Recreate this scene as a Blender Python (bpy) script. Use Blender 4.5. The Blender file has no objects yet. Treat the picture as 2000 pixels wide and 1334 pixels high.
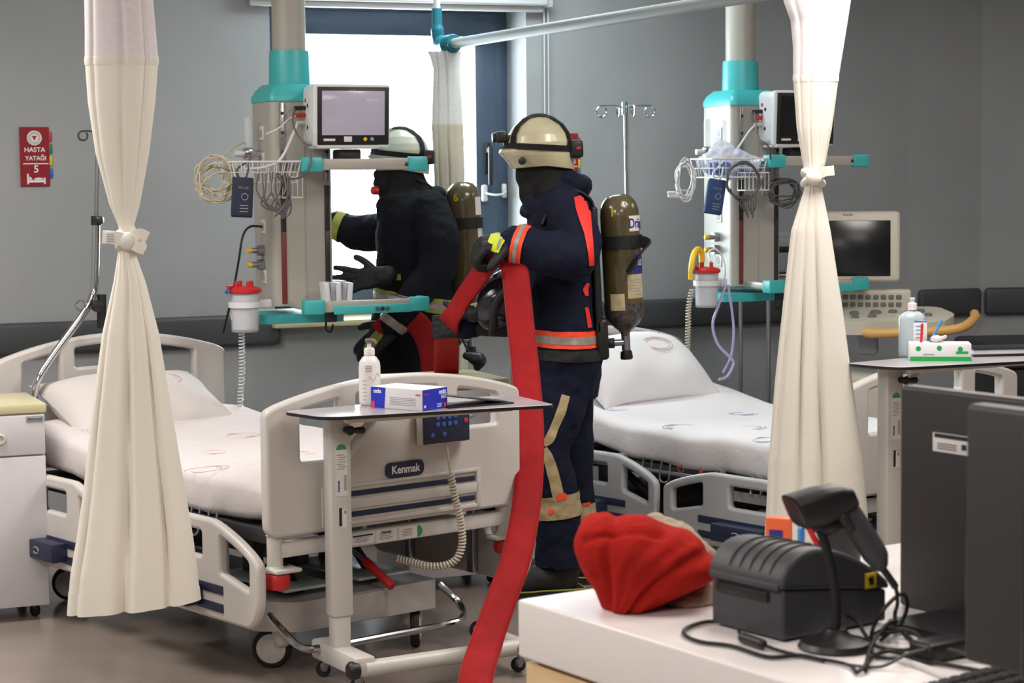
import bpy, bmesh, math, random
from mathutils import Vector, Matrix, noise
random.seed(7)
sc = bpy.context.scene
C = sc.collection
PI = math.pi
# ------------------------------------------------------------------ camera
F = 4000.0
PITCH = math.atan((667 - 331) / F)
ROLL = 0.009
EYE = Vector((0, 0, 1.66))
fw = Vector((0, math.cos(PITCH), -math.sin(PITCH)))
r0 = Vector((1, 0, 0)); u0 = Vector((0, math.sin(PITCH), math.cos(PITCH)))
rt = r0 * math.cos(ROLL) - u0 * math.sin(ROLL)
up = u0 * math.cos(ROLL) + r0 * math.sin(ROLL)
cd = bpy.data.cameras.new('camera'); cam = bpy.data.objects.new('camera', cd); C.objects.link(cam)
m = Matrix.Identity(4)
for i in range(3):
    m[i][0] = rt[i]; m[i][1] = up[i]; m[i][2] = -fw[i]; m[i][3] = EYE[i]
cam.matrix_world = m
cd.sensor_width = 36; cd.lens = 72; cd.clip_end = 100; cd.clip_start = 0.05
cd.dof.use_dof = True; cd.dof.focus_distance = 6.9; cd.dof.aperture_fstop = 9.0
sc.camera = cam
# ------------------------------------------------------------------ world and lights
w = bpy.data.worlds.new('overcast_sky'); sc.world = w; w.use_nodes = True
bg = w.node_tree.nodes['Background']; bg.inputs[0].default_value = (0.86, 0.95, 1.0, 1); bg.inputs[1].default_value = 30.0
def area(name, loc, sx, sy, power, col, rot=(0, 0, 0)):
    l = bpy.data.lights.new(name, 'AREA'); l.shape = 'RECTANGLE'; l.size = sx; l.size_y = sy
    l.energy = power; l.color = col
    o = bpy.data.objects.new(name, l); o.location = loc; o.rotation_euler = rot; C.objects.link(o)
    return o
WARM = (1.0, 0.93, 0.865)
for x_, y_, p_ in ((-2.4, 6.6, 85), (1.4, 6.6, 85), (-2.4, 3.4, 92), (1.2, 3.6, 38), (-1.0, .6, 74), (3.6, 8.6, 24)):
    area('ceiling_panel_light', (x_, y_, 2.96), 1.2, 1.2, p_, WARM)
area('added_cool_wall_fill', (.05, 9.45, 2.96), 1.0, .6, 33, (.84, .96, 1.0))  # unseen cool fill, added to brighten the wall either side of the window
sc.view_settings.view_transform = 'Standard'; sc.view_settings.look = 'None'
sc.view_settings.exposure = -0.12; sc.view_settings.gamma = 1.0; sc.view_settings.use_curve_mapping = False
sc.cycles.max_bounces = 8; sc.cycles.transparent_max_bounces = 12; sc.cycles.sample_clamp_indirect = 6.0
sc.cycles.caustics_reflective = False; sc.cycles.caustics_refractive = False
sc.cycles.use_denoising = True

def P(px, py, Y):
    d = fw + rt * ((px - 1000) / F) - up * ((py - 667) / F)
    return EYE + d * (Y / d.y)
def G(px, py, z):
    d = fw + rt * ((px - 1000) / F) - up * ((py - 667) / F)
    return EYE + d * ((z - EYE.z) / d.z)
# ------------------------------------------------------------------ materials
def lin(c):
    return tuple((x / 255 / 12.92 if x / 255 <= .04045 else ((x / 255 + .055) / 1.055) ** 2.4) for x in c)
MATS = {}
def mat(name, rgb, rough=.5, metal=0.0, var=0.0, vs=6.0, bump=0.0, bs=60.0, trans=0.0, alpha=1.0, rgb2=None, coat=0.0, sheen=0.0, emit=0.0, spec=0.5, stretch=None, detail=4):
    mm = bpy.data.materials.new(name); mm.use_nodes = True
    nt = mm.node_tree; b = nt.nodes['Principled BSDF']
    c = lin(rgb)
    b.inputs['Base Color'].default_value = (*c, 1); b.inputs['Roughness'].default_value = rough
    b.inputs['Metallic'].default_value = metal; b.inputs['Transmission Weight'].default_value = trans
    b.inputs['Alpha'].default_value = alpha; b.inputs['Coat Weight'].default_value = coat
    b.inputs['Sheen Weight'].default_value = sheen; b.inputs['Specular IOR Level'].default_value = spec
    if emit:
        b.inputs['Emission Color'].default_value = (*c, 1); b.inputs['Emission Strength'].default_value = emit
    tc = nt.nodes.new('ShaderNodeTexCoord'); src = tc.outputs['Object']
    if stretch:
        mp = nt.nodes.new('ShaderNodeMapping'); mp.inputs['Scale'].default_value = stretch
        nt.links.new(src, mp.inputs[0]); src = mp.outputs[0]
    if var or rgb2:
        n = nt.nodes.new('ShaderNodeTexNoise'); n.inputs['Scale'].default_value = vs; n.inputs['Detail'].default_value = detail
        nt.links.new(src, n.inputs['Vector'])
        r = nt.nodes.new('ShaderNodeValToRGB')
        c2 = lin(rgb2) if rgb2 else tuple(x * (1 - var) for x in c)
        c1 = c if rgb2 else tuple(min(1, x * (1 + var * .5)) for x in c)
        r.color_ramp.elements[0].color = (*c2, 1); r.color_ramp.elements[1].color = (*c1, 1)
        r.color_ramp.elements[0].position = .3; r.color_ramp.elements[1].position = .7
        nt.links.new(n.outputs['Fac'], r.inputs[0]); nt.links.new(r.outputs[0], b.inputs['Base Color'])
    if bump:
        n = nt.nodes.new('ShaderNodeTexNoise'); n.inputs['Scale'].default_value = bs; n.inputs['Detail'].default_value = 5
        nt.links.new(src, n.inputs['Vector'])
        bp = nt.nodes.new('ShaderNodeBump'); bp.inputs['Strength'].default_value = bump; bp.inputs['Distance'].default_value = .01
        nt.links.new(n.outputs['Fac'], bp.inputs['Height']); nt.links.new(bp.outputs[0], b.inputs['Normal'])
    MATS[name] = mm
    return mm
M = MATS
mat('wall_paint', (164, 167, 169), .75, var=.05, vs=3, bump=.08, bs=150)
mat('ceiling_paint', (205, 205, 203), .8)
mat('floor_vinyl', (146, 134, 126), .19, var=.10, vs=4, rgb2=(136, 125, 117), bump=.02, bs=30)
mat('bumper_vinyl', (70, 72, 75), .5, var=.08, bump=.05, bs=200)
mat('window_frame_paint', (62, 78, 98), .4, var=.06)
mat('white_paint', (214, 216, 218), .5)
mat('off_white_plastic', (205, 201, 197), .38, var=.03, vs=5)
mat('bed_plastic', (203, 199, 195), .35, var=.03, vs=5)
mat('bed_grey_plastic', (176, 178, 182), .4, var=.04)
mat('navy_panel', (34, 40, 66), .4)
mat('powder_paint', (205, 203, 198), .38, var=.03)
mat('grey_metallic', (190, 187, 185), .36, metal=.15, var=.06)
mat('dark_steel', (62, 64, 68), .5, metal=.4, var=.15, vs=14)
mat('chrome', (205, 207, 210), .14, metal=1.0)
mat('steel', (160, 162, 166), .3, metal=.9)
mat('teal_plastic', (62, 172, 174), .38, var=.04)
mat('teal_pipe', (30, 112, 128), .35)
mat('pendant_enamel', (166, 163, 154), .4, var=.03)
mat('rail_black', (38, 38, 40), .4)
mat('rail_red', (110, 40, 38), .5)
mat('black_plastic', (26, 26, 28), .42, var=.1, bump=.05, bs=300)
mat('charcoal_plastic', (62, 62, 67), .5, var=.06, bump=.12, bs=400)
mat('near_screen_grey', (47, 46, 47), .5, var=.05, bump=.04, bs=300)
mat('dark_grey_plastic', (38, 37, 39), .5, var=.05, bump=.04, bs=300)
mat('black_rubber', (20, 20, 21), .7, bump=.1, bs=80)
mat('red_plastic', (190, 38, 36), .4, var=.06)
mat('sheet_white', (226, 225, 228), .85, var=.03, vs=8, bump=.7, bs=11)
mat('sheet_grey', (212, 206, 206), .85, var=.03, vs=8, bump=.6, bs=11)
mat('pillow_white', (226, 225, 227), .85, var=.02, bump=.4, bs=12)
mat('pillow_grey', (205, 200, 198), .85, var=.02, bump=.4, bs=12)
mat('print_blue', (150, 152, 186), .8)
mat('print_pink', (208, 180, 180), .8)
mat('print_red', (190, 80, 80), .8)
mat('curtain_cream', (236, 229, 212), .8, var=.04, vs=5, bump=.12, bs=90, stretch=(1, 1, .15))
mat('label_white', (225, 222, 220), .5)
mat('label_grey', (150, 150, 152), .5)
mat('label_green', (60, 150, 92), .5)
mat('label_black', (28, 28, 32), .5)
mat('text_white', (235, 235, 238), .5)
mat('text_navy', (40, 48, 130), .5)
mat('sign_red', (142, 20, 34), .35, var=.04)
mat('tab_red', (190, 52, 62), .45); mat('tab_green', (28, 126, 84), .45); mat('tab_yellow', (205, 190, 50), .45); mat('tab_blue', (30, 96, 170), .45)
mat('cream_laminate', (205, 198, 160), .4, var=.06, vs=10)
mat('cabinet_white', (206, 204, 208), .4, var=.03)
mat('laminate_grey', (172, 168, 174), .22, var=.05, vs=8)
mat('edge_black', (24, 24, 26), .4)
mat('desk_white', (228, 222, 221), .35, var=.02)
mat('oak', (214, 184, 142), .45, rgb2=(196, 164, 122), vs=5, stretch=(1, 1, 14), bump=.05)
mat('box_blue', (36, 50, 190), .4); mat('box_white', (222, 222, 226), .45); mat('box_green', (30, 158, 72), .45); mat('box_pink', (226, 60, 110), .45)
mat('liquid_bottle', (205, 222, 230), .25, trans=.35, spec=.5)
mat('bottle_white', (228, 224, 224), .35)
mat('clear_plastic', (225, 230, 234), .12, alpha=.32)
mat('bag_film', (225, 232, 245), .2, alpha=.55)
mat('blue_film', (100, 130, 205), .3, trans=.3)
mat('canister_film', (206, 204, 212), .3)
mat('screen_glow', (30, 32, 40), .18)
mat('screen_dark', (22, 24, 28), .2)
mat('nav_jacket', (19, 24, 44), .85, var=.22, vs=9, bump=.45, bs=30, spec=.2)
mat('black_jacket', (15, 17, 26), .85, var=.2, vs=9, bump=.45, bs=30, spec=.2)
mat('hood_black', (9, 9, 12), .9, bump=.3, bs=80)
mat('hi_vis_orange', (252, 74, 40), .6, var=.06, bump=.1)
mat('hi_vis_red', (226, 44, 36), .65, var=.1, vs=14)
mat('hi_vis_yellow', (196, 214, 40), .6, var=.08)
mat('dull_yellow', (150, 150, 62), .65, var=.2, vs=20)
mat('silver_tape', (160, 152, 142), .35, metal=.15, var=.18, vs=40)
mat('tan_tape', (172, 154, 116), .6, var=.22, vs=18, bump=.3, bs=40)
mat('helmet_cream', (206, 202, 164), .3, var=.16, vs=7, rgb2=(180, 172, 146), coat=.3)
mat('helmet_white', (206, 210, 194), .35, var=.12, vs=8, rgb2=(178, 184, 168), coat=.2)
mat('glove_black', (13, 13, 16), .65, var=.15, bump=.3, bs=60)
mat('skin', (196, 150, 126), .55, var=.05, bump=.1, bs=60)
mat('eye_white', (230, 228, 224), .2); mat('iris_brown', (60, 40, 28), .2)
mat('tank_olive', (92, 84, 58), .22, rgb2=(76, 68, 44), vs=10, coat=.5)
mat('tank_label', (206, 192, 152), .5, rgb2=(170, 156, 120), vs=30)
mat('tank_black', (34, 32, 32), .35, rgb2=(96, 90, 84), vs=60)
mat('hose_red', (152, 27, 30), .7, var=.16, vs=14, bump=.25, bs=120, spec=.15)
mat('hose_seam', (150, 20, 26), .6)
mat('fleece_red', (168, 35, 30), .95, var=.1, vs=8, bump=.35, bs=60, spec=.1)
mat('knit_cream', (196, 180, 160), .95, var=.2, vs=20, bump=.8, bs=70, rgb2=(150, 132, 112))
mat('cable_black', (24, 24, 26), .5); mat('cable_grey', (80, 78, 78), .5); mat('cable_beige', (188, 178, 150), .5); mat('cable_white', (214, 214, 214), .45)
mat('coil_cream', (202, 194, 178), .5); mat('coil_clear', (200, 206, 208), .3)
mat('tube_lilac', (176, 170, 214), .3); mat('tube_yellow', (240, 196, 30), .4)
mat('cuff_navy', (30, 38, 58), .75, bump=.2, bs=120); mat('cuff_blue', (38, 66, 110), .7, bump=.2, bs=120)
mat('us_beige', (206, 202, 188), .45, var=.03); mat('us_handle', (212, 166, 96), .45); mat('us_grey', (150, 152, 156), .5); mat('key_grey', (110, 112, 116), .5); mat('key_orange', (220, 150, 60), .5)
mat('orange_card', (232, 100, 52), .5); mat('pen_red', (216, 36, 44), .4); mat('pen_pink', (226, 70, 110), .4); mat('pen_blue', (40, 50, 200), .4); mat('pen_sky', (60, 140, 210), .4)
mat('logo_yellow', (222, 184, 40), .4)
mat('button_blue', (60, 96, 180), .4); mat('button_red', (200, 60, 60), .4); mat('couch_vinyl', (38, 38, 41), .5, bump=.1, bs=60)
mat('pad_silver', (196, 214, 216), .25, metal=.3)
def cloth(name, rgb, tr):
    mm = mat(name, rgb, .85, var=.03, vs=4, bump=.1, bs=60, stretch=(1, 1, .15)); nt = mm.node_tree; b = nt.nodes['Principled BSDF']
    t = nt.nodes.new('ShaderNodeBsdfTranslucent'); t.inputs[0].default_value = (*lin(rgb), 1)
    x = nt.nodes.new('ShaderNodeMixShader'); x.inputs[0].default_value = tr
    out = [n for n in nt.nodes if n.type == 'OUTPUT_MATERIAL'][0]
    nt.links.new(b.outputs[0], x.inputs[1]); nt.links.new(t.outputs[0], x.inputs[2]); nt.links.new(x.outputs[0], out.inputs[0])
cloth('curtain_cream', (244, 240, 230), .15)
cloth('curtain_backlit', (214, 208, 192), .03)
# woven see-through mesh of the curtain tops: half transparent fabric
def sheer(name, rgb, a):
    mm = mat(name, rgb, .85); nt = mm.node_tree; b = nt.nodes['Principled BSDF']
    tc = nt.nodes.new('ShaderNodeTexCoord'); n = nt.nodes.new('ShaderNodeTexNoise'); n.inputs['Scale'].default_value = 70
    nt.links.new(tc.outputs['Object'], n.inputs['Vector'])
    mr = nt.nodes.new('ShaderNodeMapRange'); mr.inputs[1].default_value = .3; mr.inputs[2].default_value = .7
    mr.inputs[3].default_value = a - .04; mr.inputs[4].default_value = min(1, a + .04)
    nt.links.new(n.outputs['Fac'], mr.inputs[0]); nt.links.new(mr.outputs[0], b.inputs['Alpha'])
sheer('curtain_sheer', (238, 232, 236), .84)
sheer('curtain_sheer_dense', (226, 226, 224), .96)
mat('rail_grey', (150, 160, 162), .5)
# window glass
g = bpy.data.materials.new('window_glass'); g.use_nodes = True; nt = g.node_tree
for n in list(nt.nodes):
    if n.type != 'OUTPUT_MATERIAL': nt.nodes.remove(n)
gl = nt.nodes.new('ShaderNodeBsdfTransparent'); gl.inputs[0].default_value = (.96, .98, .98, 1)
gs = nt.nodes.new('ShaderNodeBsdfGlossy'); gs.inputs['Roughness'].default_value = .02
mx = nt.nodes.new('ShaderNodeMixShader'); mx.inputs[0].default_value = .05
nt.links.new(gl.outputs[0], mx.inputs[1]); nt.links.new(gs.outputs[0], mx.inputs[2])
nt.links.new(mx.outputs[0], [n for n in nt.nodes if n.type == 'OUTPUT_MATERIAL'][0].inputs[0])
M['window_glass'] = g
# ------------------------------------------------------------------ mesh builder
WM = {}
def catmull(pts, n=6, closed=False):
    pts = [Vector(p) for p in pts]; out = []
    N = len(pts)
    if N < 3: return pts
    rng = range(N if closed else N - 1)
    for i in rng:
        p1 = pts[i]; p2 = pts[(i + 1) % N]
        p0 = pts[i - 1] if (i > 0 or closed) else p1 * 2 - p2
        p3 = pts[(i + 2) % N] if (i + 2 < N or closed) else p2 * 2 - p1
        for k in range(n):
            t = k / n
            out.append(.5 * ((2 * p1) + (p2 - p0) * t + (2 * p0 - 5 * p1 + 4 * p2 - p3) * t * t + (3 * p1 - p0 - 3 * p2 + p3) * t ** 3))
    if not closed: out.append(pts[-1])
    return out
def interp(tab, x):
    if x <= tab[0][0]: return tab[0][1:]
    for a, b in zip(tab, tab[1:]):
        if x <= b[0]:
            t = (x - a[0]) / (b[0] - a[0])
            return tuple(p + (q - p) * t for p, q in zip(a[1:], b[1:]))
    return tab[-1][1:]
def frame(z, xhint=None):
    z = Vector(z).normalized()
    h = Vector(xhint) if xhint is not None else (Vector((0, 0, 1)) if abs(z.z) < .9 else Vector((1, 0, 0)))
    x = (h - z * h.dot(z))
    if x.length < 1e-6: x = z.orthogonal()
    x.normalize()
    return x, z.cross(x), z
def mx(o, x, y, z=None):
    x = Vector(x).normalized(); y = Vector(y); y = (y - x * y.dot(x)).normalized()
    z = x.cross(y) if z is None else z
    mm = Matrix.Identity(4)
    for i in range(3):
        mm[i][0] = x[i]; mm[i][1] = y[i]; mm[i][2] = z[i]; mm[i][3] = o[i]
    return mm
def TR(loc=(0, 0, 0), rz=0.0, rx=0.0, ry=0.0):
    return Matrix.Translation(loc) @ Matrix.Rotation(rz, 4, 'Z') @ Matrix.Rotation(ry, 4, 'Y') @ Matrix.Rotation(rx, 4, 'X')
class MB:
    def __init__(s, T=None): s.v = []; s.f = []; s.T = T
    def add(s, vs, fs, T=None):
        b = len(s.v)
        for q in vs:
            q = Vector(q)
            if T is not None: q = T @ q
            if s.T is not None: q = s.T @ q
            s.v.append(q)
        s.f += [tuple(b + i for i in f) for f in fs]
        return s
    def box(s, c, d, T=None):
        x, y, z = d[0] / 2, d[1] / 2, d[2] / 2; c = Vector(c)
        vs = [c + Vector((i * x, j * y, k * z)) for i in (-1, 1) for j in (-1, 1) for k in (-1, 1)]
        return s.add(vs, [(0, 1, 3, 2), (4, 6, 7, 5), (0, 4, 5, 1), (2, 3, 7, 6), (0, 2, 6, 4), (1, 5, 7, 3)], T)
    def rbox(s, c, d, r=.01, seg=2, T=None):
        bm = bmesh.new(); bmesh.ops.create_cube(bm, size=1)
        for q in bm.verts: q.co = Vector((q.co.x * d[0], q.co.y * d[1], q.co.z * d[2])) + Vector(c)
        bmesh.ops.bevel(bm, geom=list(bm.edges), offset=min(r, min(d) * .49), segments=seg, profile=.5, affect='EDGES')
        bm.verts.index_update()
        s.add([q.co.copy() for q in bm.verts], [tuple(q.index for q in f.verts) for f in bm.faces], T); bm.free(); return s
    def loft(s, rings, cap=True, closed=False, T=None):
        n = len(rings[0]); vs = [p for r in rings for p in r]; fs = []
        R = len(rings)
        for i in range(R if closed else R - 1):
            a = i * n; b = ((i + 1) % R) * n
            for j in range(n): fs.append((a + j, a + (j + 1) % n, b + (j + 1) % n, b + j))
        if cap and not closed: fs.append(tuple(range(n - 1, -1, -1))); fs.append(tuple((R - 1) * n + j for j in range(n)))
        return s.add(vs, fs, T)
    def cyl(s, a, b, r, r2=None, n=16, T=None):
        a = Vector(a); b = Vector(b); r2 = r if r2 is None else r2
        x, y, z = frame(b - a)
        ring = lambda c, q: [c + x * (q * math.cos(2 * PI * k / n)) + y * (q * math.sin(2 * PI * k / n)) for k in range(n)]
        return s.loft([ring(a, r), ring(b, r2)], T=T)
    def tube(s, pts, r, n=8, closed=False, T=None, sx=1.0, hint=None):
        pts = [Vector(p) for p in pts]; N = len(pts); rings = []; x = None
        for i, p in enumerate(pts):
            if closed: t = pts[(i + 1) % N] - pts[i - 1]
            else: t = pts[min(i + 1, N - 1)] - pts[max(i - 1, 0)]
            if t.length < 1e-9: t = Vector((0, 0, 1))
            t.normalize()
            if hint is not None: x = Vector(hint)
            if x is None: x = frame(t)[0]
            x = x - t * x.dot(t)
            if x.length < 1e-6: x = t.orthogonal()
            x.normalize(); y = t.cross(x)
            q = r[i] if isinstance(r, (list, tuple)) else r
            rings.append([p + x * (q * sx * math.cos(2 * PI * k / n)) + y * (q * math.sin(2 * PI * k / n)) for k in range(n)])
        return s.loft(rings, closed=closed, T=T)
    def limb(s, pts, n=14, sub=5):          # pts: (Vector, radius); smooth tapering tube with round ends
        ps = catmull([p for p, q in pts], sub); rs = [x.x for x in catmull([Vector((q, 0, 0)) for p, q in pts], sub)]
        if len(pts) < 3:
            a, b = Vector(pts[0][0]), Vector(pts[1][0]); ps = [a.lerp(b, i / 4) for i in range(5)]; rs = [pts[0][1] + (pts[1][1] - pts[0][1]) * i / 4 for i in range(5)]
        s.tube(ps, rs, n)
        s.ell(ps[0], (rs[0],) * 3); s.ell(ps[-1], (rs[-1],) * 3); return s
    def lathe(s, prof, o=(0, 0, 0), axis=(0, 0, 1), n=24, T=None, hint=None):
        x, y, z = frame(axis, hint); o = Vector(o)
        rings = [[o + z * h + x * (max(r, 1e-4) * math.cos(2 * PI * k / n)) + y * (max(r, 1e-4) * math.sin(2 * PI * k / n)) for k in range(n)] for r, h in prof]
        return s.loft(rings, T=T)
    def ell(s, c, r, n=16, k=10, T=None, R=None):
        c = Vector(c); rings = []
        for i in range(k + 1):
            a = -PI / 2 + PI * i / k; rr = max(math.cos(a), .02)
            ring = [Vector((r[0] * rr * math.cos(2 * PI * j / n), r[1] * rr * math.sin(2 * PI * j / n), r[2] * math.sin(a))) for j in range(n)]
            if R is not None: ring = [R @ q for q in ring]
            rings.append([c + q for q in ring])
        return s.loft(rings, T=T)
    def sweep(s, pts, prof, wdir, T=None, closed=False):   # prof (a,b): a along the width direction, b along the normal
        pts = [Vector(p) for p in pts]; N = len(pts); rings = []
        for i, p in enumerate(pts):
            t = (pts[min(i + 1, N - 1)] - pts[max(i - 1, 0)]).normalized()
            wd = wdir(i / max(N - 1, 1)) if callable(wdir) else Vector(wdir)
            wv = (wd - t * wd.dot(t)).normalized(); nv = t.cross(wv)
            rings.append([p + wv * a + nv * b for a, b in prof])
        return s.loft(rings, T=T)
    def prism(s, poly, z0, z1, T=None):
        n = len(poly)
        return s.loft([[Vector((x, y, z0)) for x, y in poly], [Vector((x, y, z1)) for x, y in poly]], T=T)
    def mesh(s, me, T=None):
        return s.add([q.co.copy() for q in me.vertices], [tuple(p.vertices) for p in me.polygons], T)
    def data(s, name, ang=35, smooth=True):
        me = bpy.data.meshes.new(name); me.from_pydata([tuple(q) for q in s.v], [], s.f)
        bm = bmesh.new(); bm.from_mesh(me); bmesh.ops.recalc_face_normals(bm, faces=bm.faces); bm.to_mesh(me); bm.free()
        finish(me, ang, smooth); return me
    def build(s, name, material, parent=None, world=True, ang=35, smooth=True):
        return link(name, s.data(name, ang, smooth), material, parent, world)
def finish(me, ang=35, smooth=True):
    if smooth:
        me.polygons.foreach_set('use_smooth', [True] * len(me.polygons)); me.set_sharp_from_angle(angle=math.radians(ang))
def link(name, me, material, parent=None, world=True, loc=None):
    o = bpy.data.objects.new(name, me); C.objects.link(o)
    for k in (material if isinstance(material, (list, tuple)) else [material]): me.materials.append(M[k])
    if parent is not None:
        W = WM[parent.name]; o.parent = parent; WM[o.name] = W
        if world: me.transform(W.inverted())
    elif world:                                   # a thing that is one mesh: origin at its base centre
        if loc is None:
            xs = [q.co for q in me.vertices]
            loc = Vector(((min(a.x for a in xs) + max(a.x for a in xs)) / 2, (min(a.y for a in xs) + max(a.y for a in xs)) / 2, min(a.z for a in xs)))
        me.transform(Matrix.Translation(-Vector(loc))); o.location = loc; WM[o.name] = Matrix.Translation(loc)
    else: WM[o.name] = Matrix.Identity(4)
    return o
def tag(o, label, cat, group=None, kind=None):
    o['label'] = label; o['category'] = cat
    if group: o['group'] = group
    if kind: o['kind'] = kind
    return o
def thing(name, label, cat, loc=(0, 0, 0), rz=0.0, group=None):
    o = bpy.data.objects.new(name, None); C.objects.link(o); o.location = loc; o.rotation_euler = (0, 0, rz); o.empty_display_size = .1
    WM[o.name] = Matrix.Translation(loc) @ Matrix.Rotation(rz, 4, 'Z')
    return tag(o, label, cat, group)
def struct(name, mb, material, parent=None, world=True, **k):
    o = mb.build(name, material, parent, world, **k)
    if parent is None: o['kind'] = 'structure'
    return o
def plabel(o, text): o['label'] = text; return o
def copy_tree(o, parent=None, loc=None, rz=None):
    c = o.copy(); C.objects.link(c)
    if parent is not None: c.parent = parent
    if loc is not None: c.location = loc
    if rz is not None: c.rotation_euler = (0, 0, rz)
    WM[c.name] = WM[parent.name] if parent is not None else Matrix.Translation(c.location) @ Matrix.Rotation(c.rotation_euler.z, 4, 'Z')
    for ch in [q for q in bpy.data.objects if q.parent == o]: copy_tree(ch, c)
    return c
def ev_mesh(me, mods):
    o = bpy.data.objects.new('temporary', me); C.objects.link(o)
    for t, kw in mods:
        md = o.modifiers.new(t, t)
        for k, q in kw.items(): setattr(md, k, q)
    dg = bpy.context.evaluated_depsgraph_get(); dg.update()
    out = bpy.data.meshes.new_from_object(o.evaluated_get(dg)); bpy.data.objects.remove(o); return out
TEX = {}
def clouds(size):
    if size not in TEX:
        t = bpy.data.textures.new('folds', 'CLOUDS'); t.noise_scale = size; t.noise_depth = 2; TEX[size] = t
    return TEX[size]
def fuse(mb, voxel=.01, smooth=4, fold=0.0, fsize=.08, fold2=0.0, fs2=.03):
    mods = [('REMESH', dict(mode='VOXEL', voxel_size=voxel)), ('SMOOTH', dict(factor=.5, iterations=smooth))]
    if fold: mods += [('DISPLACE', dict(texture=clouds(fsize), strength=fold, mid_level=.5, texture_coords='LOCAL'))]
    if fold2: mods += [('DISPLACE', dict(texture=clouds(fs2), strength=fold2, mid_level=.5, texture_coords='LOCAL'))]
    if fold or fold2: mods += [('SMOOTH', dict(factor=.5, iterations=1))]
    me = ev_mesh(mb.data('fused'), mods)
    finish(me, 70); return me
def band(me, pred, planes, off):           # a strip cut from a surface between planes and lifted off it
    bm = bmesh.new(); bm.from_mesh(me); bm.normal_update()
    kill = [f for f in bm.faces if not pred(f.calc_center_median())]
    bmesh.ops.delete(bm, geom=kill, context='FACES')
    for co, no in planes:
        bmesh.ops.bisect_plane(bm, geom=list(bm.verts) + list(bm.edges) + list(bm.faces), plane_co=co, plane_no=no, clear_outer=True)
    bm.normal_update(); ext = {}
    for q in bm.verts: ext[q] = q.normal.copy()
    for q in bm.verts: q.co += ext[q] * off
    out = bpy.data.meshes.new('strip'); bm.to_mesh(out); bm.free(); finish(out, 80); return out
def seg_dist(p, a, b):
    ab = b - a; t = max(0, min(1, (p - a).dot(ab) / ab.length_squared)); return (p - a - ab * t).length
def plate(outlines, depth, bevel=.004, T=None, res=4):     # filled outline(s) with holes, rounded edges, in the XY plane
    cu = bpy.data.curves.new('outline', 'CURVE'); cu.dimensions = '2D'; cu.fill_mode = 'BOTH'
    cu.extrude = max(depth / 2 - bevel, 1e-4); cu.bevel_depth = bevel; cu.bevel_resolution = 2; cu.offset = -bevel
    for pts in outlines:
        sp = cu.splines.new('POLY'); sp.points.add(len(pts) - 1); sp.use_cyclic_u = True
        for q, (x, y) in zip(sp.points, pts): q.co = (x, y, 0, 1)
    o = bpy.data.objects.new('outline', cu); C.objects.link(o)
    dg = bpy.context.evaluated_depsgraph_get(); dg.update()
    me = bpy.data.meshes.new_from_object(o.evaluated_get(dg)); bpy.data.objects.remove(o); bpy.data.curves.remove(cu)
    if T is not None: me.transform(T)
    finish(me, 40); return me
def rnd(pts, r, n=5):           # round the corners of a polygon; r a number or a list
    out = []; N = len(pts)
    for i in range(N):
        p = Vector(pts[i]).to_2d(); a = Vector(pts[i - 1]).to_2d(); b = Vector(pts[(i + 1) % N]).to_2d()
        q = r[i] if isinstance(r, (list, tuple)) else r
        q = min(q, (a - p).length * .48, (b - p).length * .48)
        if q < 1e-5: out.append(tuple(p)); continue
        s = p + (a - p).normalized() * q; e = p + (b - p).normalized() * q
        for k in range(n + 1):
            t = k / n; out.append(tuple(s * (1 - t) ** 2 + p * 2 * t * (1 - t) + e * t * t))
    return out
def rect(x0, y0, x1, y1, r=0.0): return rnd([(x0, y0), (x1, y0), (x1, y1), (x0, y1)], r) if r else [(x0, y0), (x1, y0), (x1, y1), (x0, y1)]
def text(s, size, T, depth=.0008, align='CENTER', width=None, bold=0.0):
    cu = bpy.data.curves.new('lettering', 'FONT'); cu.body = s; cu.size = size; cu.extrude = depth / 2; cu.align_x = align; cu.align_y = 'CENTER'; cu.resolution_u = 3; cu.offset = bold
    o = bpy.data.objects.new('lettering', cu); C.objects.link(o)
    dg = bpy.context.evaluated_depsgraph_get(); dg.update()
    me = bpy.data.meshes.new_from_object(o.evaluated_get(dg)); bpy.data.objects.remove(o); bpy.data.curves.remove(cu)
    if width:
        xs = [q.co.x for q in me.vertices]; k = width / max(max(xs) - min(xs), 1e-6); me.transform(Matrix.Diagonal((k, 1, 1, 1)))
    me.transform(T); return me
def helix(path, R, turns, per=10):
    path = [Vector(p) for p in path]; L = [0]
    for a, b in zip(path, path[1:]): L.append(L[-1] + (b - a).length)
    n = int(turns * per); out = []; x = None
    for i in range(n + 1):
        d = L[-1] * i / n; k = 0
        while k < len(L) - 2 and L[k + 1] < d: k += 1
        t = (d - L[k]) / max(L[k + 1] - L[k], 1e-9); p = path[k].lerp(path[k + 1], t); z = (path[k + 1] - path[k]).normalized()
        if x is None: x = frame(z)[0]
        x = (x - z * x.dot(z)).normalized(); y = z.cross(x); a = 2 * PI * i / per
        out.append(p + x * (R * math.cos(a)) + y * (R * math.sin(a)))
    return out
def coil(c, rx, rz, loops, jit, axis=(0, 1, 0), hint=(0, 0, 1), seed=1):   # a hank of cable
    rg = random.Random(seed); x, y, z = frame(axis, hint); pts = []; n = 12
    for k in range(loops):
        jx, jz, ph = 1 + rg.uniform(-jit, jit), 1 + rg.uniform(-jit, jit), rg.uniform(-.3, .3)
        ox, oz = rg.uniform(-jit, jit) * rx * .5, rg.uniform(-jit, jit) * rz * .5
        for i in range(n):
            a = 2 * PI * i / n + ph
            pts.append(Vector(c) + y * (rx * jx * math.cos(a) + ox) + x * (rz * jz * math.sin(a) + oz) + z * rg.uniform(-.02, .02))
    return catmull(pts, 4)
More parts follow.
